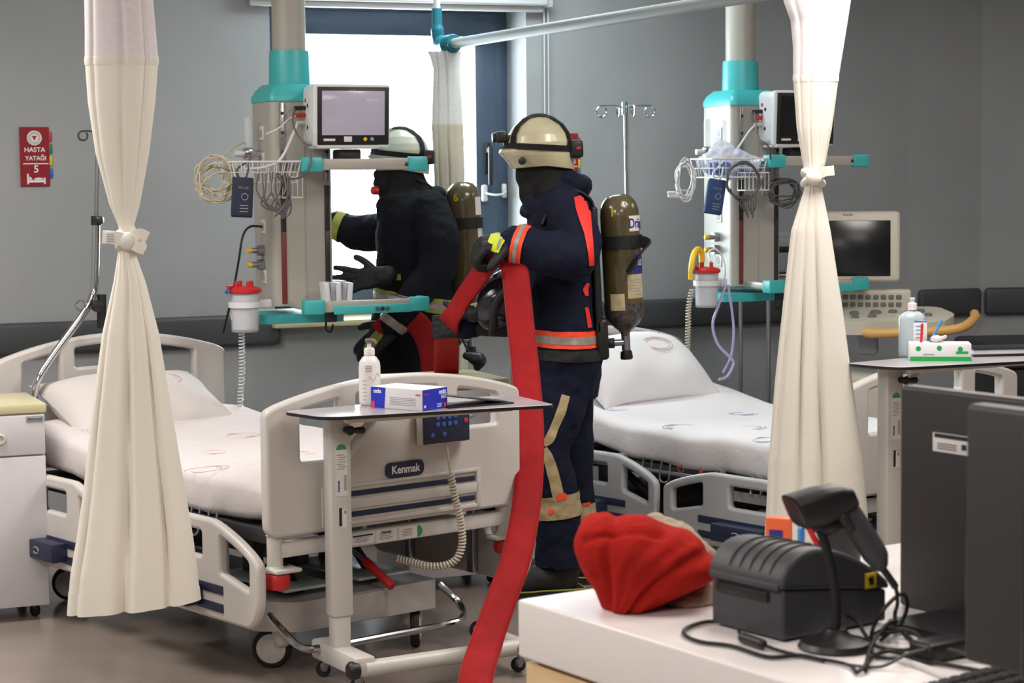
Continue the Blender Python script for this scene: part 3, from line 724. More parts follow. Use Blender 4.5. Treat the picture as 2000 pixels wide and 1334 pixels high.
# ------------------------------------------------------------------ bunched bed curtains: see-through mesh at the top, cream cloth below, tied in a knot
def curtain(label, Y, tab, ysplit, yknot, pl, hem_pts, seed, extra_top, knot=True, dep=.42, mtf='curtain_cream', tail=1, sheer_m='curtain_sheer'):
    # tab rows: (py, xl, xr). the cloth is one closed bundle with pleats that deepen towards the hem
    t = None; rg = random.Random(seed); ph = [rg.uniform(0, 6.3) for _ in range(6)]
    ys = sorted(set([q[0] for q in tab] + list(range(int(tab[0][0]), int(tab[-1][0]), 14)) + [ysplit]))
    N = 132
    def ring(py):
        xl, xr = interp(tab, py); a = P(xl, py, Y); b = P(xr, py, Y); c = (a + b) / 2; rx = (b - a).length / 2; ry = rx * dep + .015
        amp = (min(1, (py - yknot) / 260) if py > yknot else .35 * min(1, (yknot - py) / 200)) if knot else .6
        out = []
        for j in range(N):
            th = 2 * PI * j / N
            sw = th + .35 * math.sin(th * 2 + ph[1]) + .22 * math.sin(th * 3 + ph[2]) + .00025 * (py - yknot)
            cr = 1 - abs(math.sin(sw * pl + ph[0])); soft = math.sin(sw * pl * 2 + ph[3])
            near = max(0, 1 - abs(py - yknot) / 90) if knot else 0
            f = 1 - (.10 + .40 * amp) * cr ** 3.4 + .05 * amp * soft - near * .16 * abs(math.sin(th * 9 + ph[4]))
            f2 = 1 - .05 * amp * cr ** 3
            out.append(Vector((c.x + rx * math.cos(th) * f2, c.y + ry * math.sin(th) * f , c.z)))
        return out
    top = [py for py in ys if py <= ysplit]; low = [py for py in ys if py >= ysplit]
    base = P((tab[-1][1] + tab[-1][2]) / 2, tab[-1][0], Y)
    t = thing('curtain', label, 'curtain', base)
    def open_sheet(rows, nm, mt, hem):
        k = MB(); rs = [ring(py) for py in rows]
        if hem:                          # uneven hem: the folds end at different heights
            last = rs[-1]
            for n_, r_ in enumerate(rs[-4:]):
                for p in r_:
                    f = (p.x - base.x) / (abs(last[0].x - base.x) + 1e-6); p.z += hem_pts * f * (n_ + 1) / 4
        k.loft(rs, cap=False); o = k.build(nm, mt, t, ang=80); return o
    up = [top[0] - 150, top[0] - 60] if extra_top else []
    s_ = open_sheet(up + top, 'mesh_top', sheer_m, False)
    c_ = open_sheet(low, 'cloth', mtf, True)
    k = MB(); r1 = ring(ysplit); q = [Vector((base.x + (p.x - base.x), p.y, p.z)) for p in r1]
    cc = sum(q, Vector()) / len(q)
    k.loft([[cc + (p - cc) * 1.006 + Vector((0, 0, .012)) for p in q], [cc + (p - cc) * 1.02 + Vector((0, 0, .0)) for p in q], [cc + (p - cc) * 1.006 - Vector((0, 0, .014)) for p in q]], cap=False); k.build('seam', mtf, t, ang=80)
    k = MB(); rs = [ring(py) for py in low]; last = rs[-1]; out = []
    for n_, r_ in enumerate(rs[-4:]):
        cc = sum(r_, Vector()) / len(r_); row = []
        for p in r_:
            f = (p.x - base.x) / (abs(last[0].x - base.x) + 1e-6); row.append(cc + (p - cc) * 1.008 + Vector((0, 0, hem_pts * f * (n_ + 1) / 4)))
        out.append(row)
    k.loft(out, cap=False); k.build('hem', mtf, t, ang=80)
    if knot:
        xl, xr = interp(tab, yknot); a = P(xl, yknot, Y); b = P(xr, yknot, Y); c = (a + b) / 2; rx = (b - a).length / 2
        k = MB()
        for dz, rr in ((.012, 1.06), (-.012, 1.1)):
            k.tube(catmull([c + Vector((rx * rr * math.cos(a_), (rx * dep + .02) * rr * math.sin(a_), dz + .01 * math.sin(a_ * 2 + dz * 90))) for a_ in [i * PI / 6 for i in range(12)]], 4, True), .014, 8, closed=True)
        f = c + Vector((0, -(rx * dep + .03), 0))
        k.ell(f, (.032, .022, .028)); kn = k.build('tie', mtf, t, ang=80)
        k = MB()
        if tail > 0:
            for (dx, dz_), L in (((.035, .016), .05), ((.028, -.022), .045)):
                k.sweep(catmull([f, f + Vector((dx, -.012, dz_ + .006)), f + Vector((dx + L * .5, -.006, dz_ - .004))]), [(-.016, -.004), (.016, -.004), (.016, .004), (-.016, .004)], (0, 0, 1))
            for (dx, dz_), L in (((-.035, .004), .04),):
                k.sweep(catmull([f, f + Vector((dx, -.012, dz_ + .006)), f + Vector((dx - L, -.006, dz_ + .01))]), [(-.02, -.004), (.02, -.004), (.02, .004), (-.02, .004)], (0, 0, 1))
        else:
            k.sweep(catmull([f, f + Vector((.03, -.012, .02)), f + Vector((.065, -.006, .025))]), [(-.017, -.006), (.017, -.006), (.017, .006), (-.017, .006)], (0, 0, 1))
        k.build('tie_end', mtf, kn, ang=60)
        if tail > 0:
            k = MB(); k.rbox(f + Vector((-.05, -.016, .012)), (.03, .004, .034), .001); lb = k.build('care_label', 'label_white', kn)
            k = MB()
            for i in range(4): k.box(f + Vector((-.05, -.019, .022 - i * .007)), (.02, .001, .002))
            k.build('print_line', 'label_grey', lb)['kind'] = 'stuff'
    return t
curtain('cream curtain knotted in front of the grey-sheeted bed, beside the nightstand with oval badge', 6.2,
        [(-40, 166, 298), (0, 165, 299), (60, 166, 304), (118, 166, 309), (200, 172, 303), (300, 187, 291), (400, 214, 273), (440, 231, 262), (470, 236, 275), (492, 231, 263), (550, 222, 284), (650, 200, 310), (800, 180, 335), (950, 164, 360), (1050, 150, 377), (1120, 138, 386), (1185, 132, 392)],
        118, 470, 3, .022, 3, True)
curtain('cream curtain knotted in front of the white-sheeted bed, behind the label printer', 7.25,
        [(-60, 1515, 1672), (0, 1530, 1662), (40, 1544, 1656), (90, 1549, 1648), (152, 1549, 1638), (250, 1556, 1625), (320, 1568, 1612), (345, 1572, 1604), (372, 1570, 1606), (450, 1545, 1622), (600, 1527, 1645), (750, 1510, 1665), (900, 1497, 1686), (1060, 1491, 1699)],
        152, 347, 3, -.014, 11, True, tail=-1)
curtain('thin pale curtain hanging at the window under the turquoise elbow', 9.5,
        [(100, 834, 902), (112, 840, 900), (135, 846, 899), (248, 843, 905), (330, 847, 908), (420, 850, 910), (600, 858, 912), (740, 862, 914), (760, 862, 914)],
        248, 420, 3, .0, 21, False, knot=False, dep=.35, mtf='curtain_backlit', sheer_m='curtain_sheer_dense')
# grommets and tie of the window curtain

# ------------------------------------------------------------------ bedside cabinets
def nightstand(label, corner, rz, w_, d_, h_):
    t = thing('bedside_cabinet', label, 'cabinet', corner, rz, None)      # origin under the front right corner of the top
    L_ = lambda k, nm, mt, par=t: k.build(nm, mt, par, world=False)
    k = MB(); k.rbox((-w_ / 2, d_ / 2, h_ - .0175), (w_, d_, .035), .006); L_(k, 'top', 'cream_laminate')
    k = MB(); k.rbox((-w_ / 2, d_ / 2, (h_ - .035 + .055) / 2 + .0), (w_ - .014, d_ - .03, h_ - .09), .004); L_(k, 'carcass', 'cabinet_white')
    k = MB(); k.rbox((-w_ / 2, .007, h_ - .115), (w_ - .016, .018, .148), .004); dr = L_(k, 'drawer', 'cabinet_white')
    T = mx(Vector((-w_ * .5 - .0, -.006, h_ - .12)), (1, 0, 0), (0, 0, 1))
    k = MB(); k.lathe([(.018, 0), (.022, .004), (.02, .012), (.014, .014), (.012, .006), (0, .006)], n=20, T=mx(Vector((-.173, -.002, h_ - .125)), (1, 0, 0), (0, 0, 1))); L_(k, 'knob', 'off_white_plastic', dr)
    k = MB(); k.rbox((-.045, -.004, h_ - .056), (.062, .003, .022), .001); bd = L_(k, 'badge', 'label_grey', dr)
    link('lettering', text('Bilimed', .013, mx(Vector((-.045, -.006, h_ - .056)), (1, 0, 0), (0, 0, 1)), width=.05), 'text_navy', bd, world=False)
    k = MB(); k.rbox((-w_ / 2, .007, (h_ - .195 + .055) / 2), (w_ - .016, .018, h_ - .25), .004); L_(k, 'door', 'cabinet_white')
    for x in (-.05, -w_ + .05):
        for y in (.06, d_ - .06):
            k = MB(); k.cyl((x, y, .035), (x, y, .06), .012); k.rbox((x, y + .008, .04), (.024, .036, .026), .008); c = L_(k, 'caster', 'black_plastic')
            k = MB(); k.lathe([(.012, -.011), (.022, -.011), (.024, -.005), (.024, .005), (.022, .011), (.012, .011)], (x, y + .018, .024), (1, .3, 0), 18); L_(k, 'wheel', 'black_rubber', c)
    return t
cx = G(107, 1204, 0); nightstand('white bedside cabinet with a cream top and round drawer knob beside the first curtain', (cx.x, cx.y - .04, 0), WA, .46, .42, .812)
cx = P(1004, 738, 8.1); nightstand('pale-topped bedside cabinet behind the Kenmak footboard, next to the standing firefighter', (cx.x - .02, cx.y, 0), WA, .44, .40, cx.z)
# ------------------------------------------------------------------ overbed tables
def overbed_table(label, o, rz, zt, seed):
    # local: the post stands at the origin, x along the top, y away from the camera
    t = thing('overbed_table', label, 'table', o, rz, 'overbed tables')
    B_ = lambda k, nm, mt, par=t: k.build(nm, mt, par, world=False)
    pts = rnd([(-.169, .045), (-.125, -.186), (.40, -.255), (.645, -.29), (.676, .03), (.25, .085)], [.04, .07, 0, .03, .03, .02])
    me = plate([pts], .012, .0025, T=Matrix.Translation((0, 0, zt - .006))); tp = link('table_top', me, 'laminate_grey', t, world=False)
    k = MB(); k.loft([[Vector((x, y, zt - .0115)) for x, y in pts], [Vector((x, y, zt - .0015)) for x, y in pts]], cap=False, T=Matrix.Translation((.27, -.12, 0)) @ Matrix.Diagonal((1.002, 1.004, 1, 1)) @ Matrix.Translation((-.27, .12, 0))); B_(k, 'edge_band', 'edge_black', tp)
    k = MB(); k.rbox((0, .0, (.23 + zt - .015) / 2), (.072, .062, zt - .015 - .23), .006); B_(k, 'post', 'powder_paint')
    k = MB(); k.rbox((0, .0, .18), (.058, .05, .16), .005); B_(k, 'inner_post', 'powder_paint')
    k = MB(); k.rbox((.27, -.0, zt - .030), (.56, .05, .034), .005); k.rbox((.27, -.13, zt - .022), (.6, .03, .018), .004); B_(k, 'arm', 'powder_paint')
    k = MB(); k.tube([Vector((.03, 0, zt - .16)), Vector((.13, 0, zt - .04))], .017, 4); B_(k, 'brace', 'powder_paint')
    k = MB(); k.lathe([(.012, 0), (.012, .02), (.016, .03), (.009, .036), (0, .036)], (.02, -.031, zt - .065), (0, -1, 0), 14); k.limb([(Vector((.025, -.06, zt - .065)), .008), (Vector((.06, -.062, zt - .066)), .012)], 10); B_(k, 'clamp_lever', 'black_plastic')
    k = MB(); k.rbox((0, -.02, .098), (.075, .34, .065), .012); k.tube([(.0, -.175, .09), (.57, -.175, .09)], .027, 14); B_(k, 'foot_bar', 'powder_paint')
    k = MB(); k.tube([(.575, -.22, .09), (.575, .12, .09)], .027, 14); B_(k, 'foot_bar', 'powder_paint')
    for q, ax in (((-.035, -.175, .09), (-1, 0, 0)), ((.575, -.215, .09), (0, -1, 0)), ((.575, .115, .09), (0, 1, 0))):
        k = MB(); k.lathe([(.029, -.012), (.029, .012), (.022, .02), (0, .022)], q, ax, 16); B_(k, 'end_cap', 'black_plastic')
    for x, y in ((0, -.14), (0, .12), (.575, -.17), (.575, .08)):
        k = MB(); k.cyl((x, y, .04), (x, y, .07), .01); k.rbox((x, y + .008, .034), (.024, .034, .03), .006); c = B_(k, 'caster', 'steel')
        k = MB(); k.lathe([(.01, -.01), (.023, -.01), (.025, -.004), (.025, .004), (.023, .01), (.01, .01)], (x, y + .014, .0255), (.8, .6, 0), 16); B_(k, 'wheel', 'black_rubber', c)
    fy = -.0315
    FT = lambda x, z, q=0: mx(Vector((x, fy - q, z)), (1, 0, 0), (0, 0, 1))
    def sticker(x, z, w_, h_, mt): k = MB(); k.box((0, 0, 0), (w_, h_, .001), T=FT(x, z, .0006)); return B_(k, 'sticker', mt)
    s1 = sticker(.0, zt - .20, .042, .155, 'label_white')
    link('green_seal', plate([[(.018 * math.cos(a), .018 * math.sin(a)) for a in [i * PI / 10 for i in range(11)]]], .0008, .0002, T=FT(.0, zt - .128, .0014)), 'label_green', s1, world=False)
    k = MB()
    for i in range(7): k.box((.0 + (.003 if i % 2 else -.003), fy - .0016, zt - .145 - i * .0075), (.026, .0005, .0022))
    for i in range(4): k.box((.008 + i * .003, fy - .0016, zt - .235), (.0014, .0005, .05))
    B_(k, 'print_line', 'label_grey', s1)['kind'] = 'stuff'
    link('lettering', text('Kenmak', .011, FT(-.011, zt - .245, .0014) @ Matrix.Rotation(PI / 2, 4, 'Z'), bold=.0003), 'text_navy', s1, world=False)
    s2 = sticker(.006, zt - .35, .022, .06, 'label_white')
    k = MB(); k.box((-.006, fy - .0014, zt - .345), (.009, .001, .058)); B_(k, 'barcode', 'label_black', s2)
    k = MB(); k.box((.011, fy - .0016, zt - .33), (.008, .0006, .01)); B_(k, 'print_patch', 'label_grey', s2)
    return t
TA = math.radians(30)
ZT1 = P(640, 815, 6.30).z
o1 = P(660, 1000, 6.52); t1 = overbed_table('grey-topped overbed table holding the blue glove box and pump bottle', (o1.x, o1.y, 0), TA, ZT1, 1)
ZT2 = P(1800, 717, 7.05).z
o2 = P(1738, 900, 7.27); t2 = overbed_table('grey-topped overbed table holding the green glove box and big clear bottle', (o2.x, o2.y, 0), TA, ZT2, 2)
# ------------------------------------------------------------------ things on the tables
def glove_box(label, p, rz, s, blue, nm='glove_box'):
    t = thing(nm, label, 'box', p, rz, None); w_, d_, h_ = s
    B_ = lambda k, n, mt, par=t: k.build(n, mt, par, world=False)
    k = MB(); k.rbox((0, 0, h_ / 2), (w_, d_, h_), .002); bx = B_(k, 'carton', 'box_white')
    if blue:
        k = MB(); k.box((w_ / 2 + .0004, 0, h_ / 2), (.001, d_ * .985, h_ * .97)); e = B_(k, 'end_panel', 'box_blue', bx)
        X = lambda y, z, q=.001: mx(Vector((w_ / 2 + q, y, z)), (0, 1, 0), (0, 0, 1))
        link('lettering', text('onix', .022, X(d_ * .30, h_ * .80, .0012), width=.038, bold=.0008), 'text_white', bx, world=False)
        k = MB(); k.box((w_ / 2 + .0012, d_ * .40, h_ * .15), (.0008, .012, .02)); B_(k, 'size_mark', 'box_pink', bx)
        link('lettering', text('S', .014, X(d_ * .40, h_ * .15, .0018)), 'text_white', bx, world=False)
        link('lettering', text('easy', .012, X(-d_ * .36, h_ * .78, .0014), width=.022), 'box_pink', bx, world=False)
        k = MB()
        for i in range(3): k.box((w_ / 2 + .0012, d_ * .36, h_ * (.62 - i * .06)), (.0006, .03, .002))
        for i in range(3): k.box((w_ / 2 + .0012, d_ * .17, h_ * (.26 - i * .07)), (.0006, .024, .002))
        k.box((w_ / 2 + .0012, -d_ * .41, h_ * .2), (.0006, .01, .008)); B_(k, 'print_line', 'label_white', bx)['kind'] = 'stuff'
        me = plate([[(-w_ / 2, .001), (-w_ * .24, .001), (-w_ * .21, h_ - .001), (-w_ / 2, h_ - .001)]], .001, .0002, T=mx(Vector((0, -d_ / 2 - .0003, 0)), (1, 0, 0), (0, 0, 1))); link('side_panel', me, 'box_blue', bx, world=False)
        Y_ = lambda x, z: mx(Vector((x, -d_ / 2 - .001, z)), (1, 0, 0), (0, 0, 1))
        link('lettering', text('onix', .019, Y_(-w_ * .37, h_ * .80), width=.034, bold=.0007), 'text_white', bx, world=False)
        k = MB(); k.box((-w_ * .455, -d_ / 2 - .001, h_ * .16), (.012, .0008, .02)); B_(k, 'size_mark', 'box_pink', bx)
        k = MB()
        for i in range(5): k.box((w_ * .12, -d_ / 2 - .0004, h_ * (.55 - i * .08)), (w_ * .5, .0006, .0016))
        B_(k, 'print_line', 'label_grey', bx)['kind'] = 'stuff'
        link('lettering', text('easy', .011, Y_(w_ * .42, h_ * .76), width=.02), 'box_pink', bx, world=False)
        me = plate([[(.028 * math.cos(a) * 1.5, .022 * math.sin(a)) for a in [i * PI / 10 for i in range(20)]]], .002, .0003, T=Matrix.Translation((.0, 0, h_ + .0005))); link('opening', me, 'label_white', bx, world=False)
    else:
        for (c, q) in (((0, -d_ / 2 - .0004, h_ * .13), (w_ * .99, .001, h_ * .26)), ((w_ / 2 + .0004, 0, h_ * .10), (.001, d_ * .98, h_ * .2))):
            k = MB(); k.box(c, q); B_(k, 'green_stripe', 'box_green', bx)
        k = MB()
        for c in ((-w_ * .36, h_ * .72), (-w_ * .02, h_ * .75), (w_ * .32, h_ * .70)): k.cyl((c[0], -d_ / 2 - .0008, c[1]), (c[0], -d_ / 2, c[1]), .009)
        k.box((w_ * .35, -d_ / 2 - .0006, h_ * .5), (w_ * .2, .001, h_ * .14)); k.box((w_ / 2 + .0006, d_ * .36, h_ * .85), (.001, .014, .012)); B_(k, 'green_mark', 'box_green', bx)['kind'] = 'stuff'
        k = MB()
        for i in range(4): k.box((w_ / 2 + .0006, 0, h_ * (.58 - i * .1)), (.0008, d_ * .5, .002))
        k.prism([(-w_ * .28, -d_ / 2 - .001), (-w_ * .1, -d_ / 2 - .001), (-w_ * .1, -d_ / 2), (-w_ * .28, -d_ / 2)], h_ * .36, h_ * .42); B_(k, 'print_line', 'label_grey', bx)['kind'] = 'stuff'
        k = MB(); k.ell((-.01, .01, h_ + .012), (.022, .016, .014)); k.limb([(Vector((.0, .0, h_ + .012)), .008), (Vector((.02, -.01, h_ + .022)), .006)]); B_(k, 'glove_cuff', 'off_white_plastic', bx)
    return t
g1 = G(872, 800, ZT1); g0 = G(820, 803, ZT1)
glove_box('blue and white onix glove box lying on the overbed table by the pump bottle', WM[t1.name] @ Vector((.214, -.094, ZT1)), math.radians(-37), (.214, .125, .068), True)
def lathe_bottle(t, prof, mt, nm='bottle', sy=1.0, n=28):
    k = MB(); k.lathe(prof, n=n, T=Matrix.Diagonal((1, sy, 1, 1))); return k.build(nm, mt, t, world=False, ang=50)
b = WM[t1.name] @ Vector((.142, .044, ZT1)); t = thing('pump_bottle', 'white pump dispenser bottle standing behind the blue glove box', 'bottle', b, 0)
t.scale = (1.14, 1.14, 1.36)
bt = lathe_bottle(t, [(.026, 0), (.030, .003), (.031, .01), (.031, .092), (.029, .104), (.020, .115), (.014, .118), (.014, .122)], 'bottle_white', 'body')
lathe_bottle(t, [(.0155, .120), (.0155, .134), (.012, .137), (.006, .138), (.006, .150), (.005, .151)], 'bottle_white', 'collar')
k = MB(); k.lathe([(.011, .150), (.012, .153), (.012, .157), (.009, .160), (.0, .160)], n=20); k.tube(catmull([(0, 0, .155), (.014, -.012, .155), (.022, -.019, .15)]), .004, 8); k.build('pump_head', 'bottle_white', t, world=False)

for r in range(3): k.tube([(.0314 * math.cos(a), .0314 * math.sin(a), .095 - r * .006) for a in [-1.9 + i * .12 for i in range(6)]], .0012, 4)
for r in range(6): k.tube([(.0314 * math.cos(a), .0314 * math.sin(a), .06 - r * .009) for a in [-2.2 + i * .12 for i in range(4)]], .0009, 4)
k.build('print_line', 'label_grey', bt, world=False)['kind'] = 'stuff'
k = MB(); k.tube([(.0314 * math.cos(a), .0314 * math.sin(a), .062 + .008 * math.sin(i * .9) + i * .001) for i, a in enumerate([-1.7 + i * .11 for i in range(12)])], .0012, 4); k.build('red_print', 'print_pink', bt, world=False)
# slim black folder leaning flat behind the glove box
a = G(872, 778, ZT1); b_ = G(998, 790, ZT1)
t = thing('folder', 'thin black folder lying open on the overbed table beside the glove box', 'folder', G(930, 792, ZT1), TA)
k = MB(); k.rbox((.005, .03, .003), (.24, .12, .005), .002); k.build('back_cover', 'black_plastic', t, world=False)
k = MB(); k.rbox((0, 0, 0), (.22, .11, .004), .0015, T=Matrix.Translation((-.0, .035, .022)) @ Matrix.Rotation(math.radians(9), 4, 'Y') ); k.build('front_cover', 'black_plastic', t, world=False)
# second table: clear bottle, glove box with pens, notebook
b = G(1781, 697, ZT2); t = thing('pump_bottle', 'tall clear bottle of pale blue liquid on the second overbed table', 'bottle', b, math.radians(10))
bt = lathe_bottle(t, [(.044, 0), (.048, .004), (.050, .012), (.050, .14), (.046, .152), (.030, .164), (.0155, .168), (.015, .175)], 'liquid_bottle', 'body', sy=.72)
lathe_bottle(t, [(.017, .172), (.017, .194), (.013, .197), (.008, .200), (.008, .206), (.011, .209), (.0105, .216), (0, .217)], 'bottle_white', 'cap')
k = MB(); k.rbox((.018, -.0345, .085), (.052, .004, .10), .002); lb = k.build('label_sheet', 'label_white', bt, world=False)
k = MB(); k.box((.018, -.037, .132), (.05, .001, .005))
for i in range(5): k.box((.014, -.037, .115 - i * .014), (.03, .001, .003))
k.build('print_line', 'pen_sky', lb, world=False)['kind'] = 'stuff'
gb = G(1838, 704, ZT2); RB = math.radians(-8)
glove_box('white and green glove box with two pens standing in it', gb + Vector((0, .03, 0)), RB, (.215, .12, .062), False)
WG = Matrix.Translation(gb + Vector((0, .03, 0))) @ Matrix.Rotation(RB, 4, 'Z')
def pen(label, a, b_, mt, nib='label_white', grp=None, r=.0048):
    o = thing('pen', label, 'pen', a, 0, grp); k = MB(); d_ = (b_ - a)
    k.tube([a, a + d_ * .78], r, 10); k.build('barrel', mt, o)
    k = MB(); k.lathe([(r * 1.05, 0), (r * 1.1, .002), (r * .95, (d_.length * .22)), (0, d_.length * .225)], a + d_ * .775, d_, 12); k.build('cap', mt, o)
    return o
a = WG @ Vector((-.065, -.0, .055)); pen('red pen standing upright in the green glove box', a, a + Vector((.004, 0, .075)), 'pen_red')
a = WG @ Vector((-.035, .02, .055)); pen('blue pen leaning out of the green glove box', a, a + Vector((.045, 0, .085)), 'pen_sky')
t = thing('notebook', 'black notebook with white page edges on the second overbed table', 'notebook', G(1960, 694, ZT2), math.radians(8))
k = MB(); k.rbox((0, .04, .004), (.26, .16, .008), .002); k.build('cover', 'black_plastic', t, world=False)
k = MB(); k.rbox((0, .04, .0165), (.255, .152, .016), .001); k.build('pages', 'label_white', t, world=False)
k = MB(); k.rbox((0, .04, .027), (.26, .16, .004), .0015); k.build('cover', 'black_plastic', t, world=False)
# ------------------------------------------------------------------ ceiling supply pendants
def pendant(label, X, Y):
    t = thing('supply_pendant', label, 'medical pendant', (X, Y, 0), WA, 'ceiling pendants')
    B_ = lambda k, nm, mt, par=t: k.build(nm, mt, par, world=False)
    k = MB(); k.lathe([(.071, 2.1), (.071, HC)], n=32); B_(k, 'ceiling_tube', 'pendant_enamel')
    k = MB(); k.lathe([(.066, 2.165), (.083, 2.165), (.085, 2.15), (.088, 2.02), (.088, 2.0), (.0, 2.0)], n=32); B_(k, 'collar', 'teal_plastic')
    body = rnd([(-.1325, -.158), (.1325, -.158), (.1325, .158), (-.1325, .158)], [.035, .03, .06, .06], 6)
    k = MB(); k.prism(body, 1.10, 1.955); B_(k, 'column', 'pendant_enamel')
    k = MB(); s = lambda q, z: [Vector((x * q, y * q, z)) for x, y in body]
    k.loft([s(1.03, 1.95), s(1.03, 1.972), s(.93, 2.0), s(.74, 2.024)]); B_(k, 'top_cap', 'teal_plastic')
    k = MB(); k.prism(rnd([(-.20, -.20), (.17, -.20), (.17, .16), (-.15, .16)], .05), 1.03, 1.068); B_(k, 'base_tray', 'teal_plastic')
    for x, mt in ((-.085, 'rail_red'), (.105, 'rail_black')):
        k = MB(); k.rbox((x, -.159, 1.26), (.022, .008, .30), .002); B_(k, 'track', mt)
        k = MB(); k.rbox((x, -.159, 1.505), (.022, .008, .19), .002); B_(k, 'track', 'rail_black')
        k = MB(); k.rbox((x, -.160, 1.78), (.02, .012, .33), .003); tr = B_(k, 'rail', 'steel')
        for z in (1.66, 1.74, 1.82, 1.90): k = MB(); k.cyl((x, -.166, z), (x, -.169, z), .007, n=12); B_(k, 'bolt', 'rail_black', tr)
    k = MB(); k.box((.01, -.1585, 1.53), (.003, .003, .85)); B_(k, 'panel_joint', 'label_grey')
    for z in (1.82, 1.71, 1.43, 1.22):
        k = MB(); k.rbox((-.134, -.03, z), (.008, .06, .06), .006); so = B_(k, 'socket', 'off_white_plastic')
        k = MB(); k.cyl((-.137, -.03, z), (-.1395, -.03, z), .018, n=18); B_(k, 'socket_face', 'label_grey', so)
    for z, mt in ((1.33, 'logo_yellow'), (1.27, 'logo_yellow')):
        k = MB(); k.cyl((-.132, -.02, z), (-.16, -.02, z), .022, n=18); k.cyl((-.16, -.02, z), (-.185, -.02, z), .012, n=14); va = B_(k, 'gas_outlet', 'steel')
        k = MB(); k.lathe([(.012, 0), (.013, .016), (.008, .02), (0, .02)], (-.185, -.02, z), (-1, 0, 0), 14); B_(k, 'gas_plug', mt, va)
    # two shelves in rails with turquoise corner clamps
    for z, nm in ((1.675, 'upper_shelf'), (1.095, 'lower_shelf')):
        k = MB(); k.rbox((.19, -.19, z), (.46, .36, .016), .005); sh = B_(k, nm, 'white_paint')
        k = MB(); k.rbox((.19, -.385, z + .012), (.47, .022, .046), .006); B_(k, 'front_rail', 'pendant_enamel', sh)
        for x in (-.055, .435): k = MB(); k.rbox((x, -.19, z + .014), (.014, .40, .03), .005); B_(k, 'side_rail', 'pendant_enamel', sh)
        for x in (-.03, .425):
            k = MB(); k.rbox((x, -.388, z + .012), (.085, .036, .06), .008); k.rbox((x - .02 if x < .1 else x + .02, -.36, z + .012), (.036, .07, .06), .008); B_(k, 'corner_clamp', 'teal_plastic', sh)
        if nm == 'lower_shelf':
            k = MB(); k.rbox((.22, -.40, z - .002), (.34, .012, .036), .004); fs = B_(k, 'front_strip', 'teal_plastic', sh)
            for i, mt in enumerate(('steel', 'rail_black', 'steel')):
                k = MB(); k.cyl((.235 + i * .022, -.406, z - .002), (.235 + i * .022, -.411, z - .002), .009, n=14); B_(k, 'button', mt, sh)
            k = MB(); k.tube([(.435, -.36, z + .02), (.435, .02, z + .03)], .008, 8); B_(k, 'grip_bar', 'steel', sh)
        else:
            k = MB(); k.prism([(.365, .0), (.385, .0), (.375, .018)], -.0005, .0005, T=mx(Vector((0, -.397, z + .004)), (1, 0, 0), (0, 0, 1))); k.box((.395, -.397, z + .012), (.014, .001, .01)); B_(k, 'warning_mark', 'label_black', sh)['kind'] = 'stuff'
    k = MB(); k.rbox((.1, -.20, 1.055), (.05, .02, .05), .004); k.tube(catmull([(.08, -.20, 1.04), (.08, -.20, 1.0), (.10, -.20, .99), (.11, -.20, 1.02)]), .005, 6); B_(k, 'hook', 'rail_black')
    return t
pc1 = P(568, 300, 8.7); pc2 = P(1446, 300, 9.85)
pend1 = pendant('beige ceiling pendant with turquoise collar in front of the window, white monitor on it', pc1.x, pc1.y)
pend2 = copy_tree(pend1, loc=(pc2.x, pc2.y, 0)); pend2['label'] = 'beige ceiling pendant with turquoise collar above the white-sheeted bed'
W1 = WM[pend1.name]; W2 = Matrix.Translation((pc2.x, pc2.y, 0)) @ Matrix.Rotation(WA, 4, 'Z'); WM[pend2.name] = W2
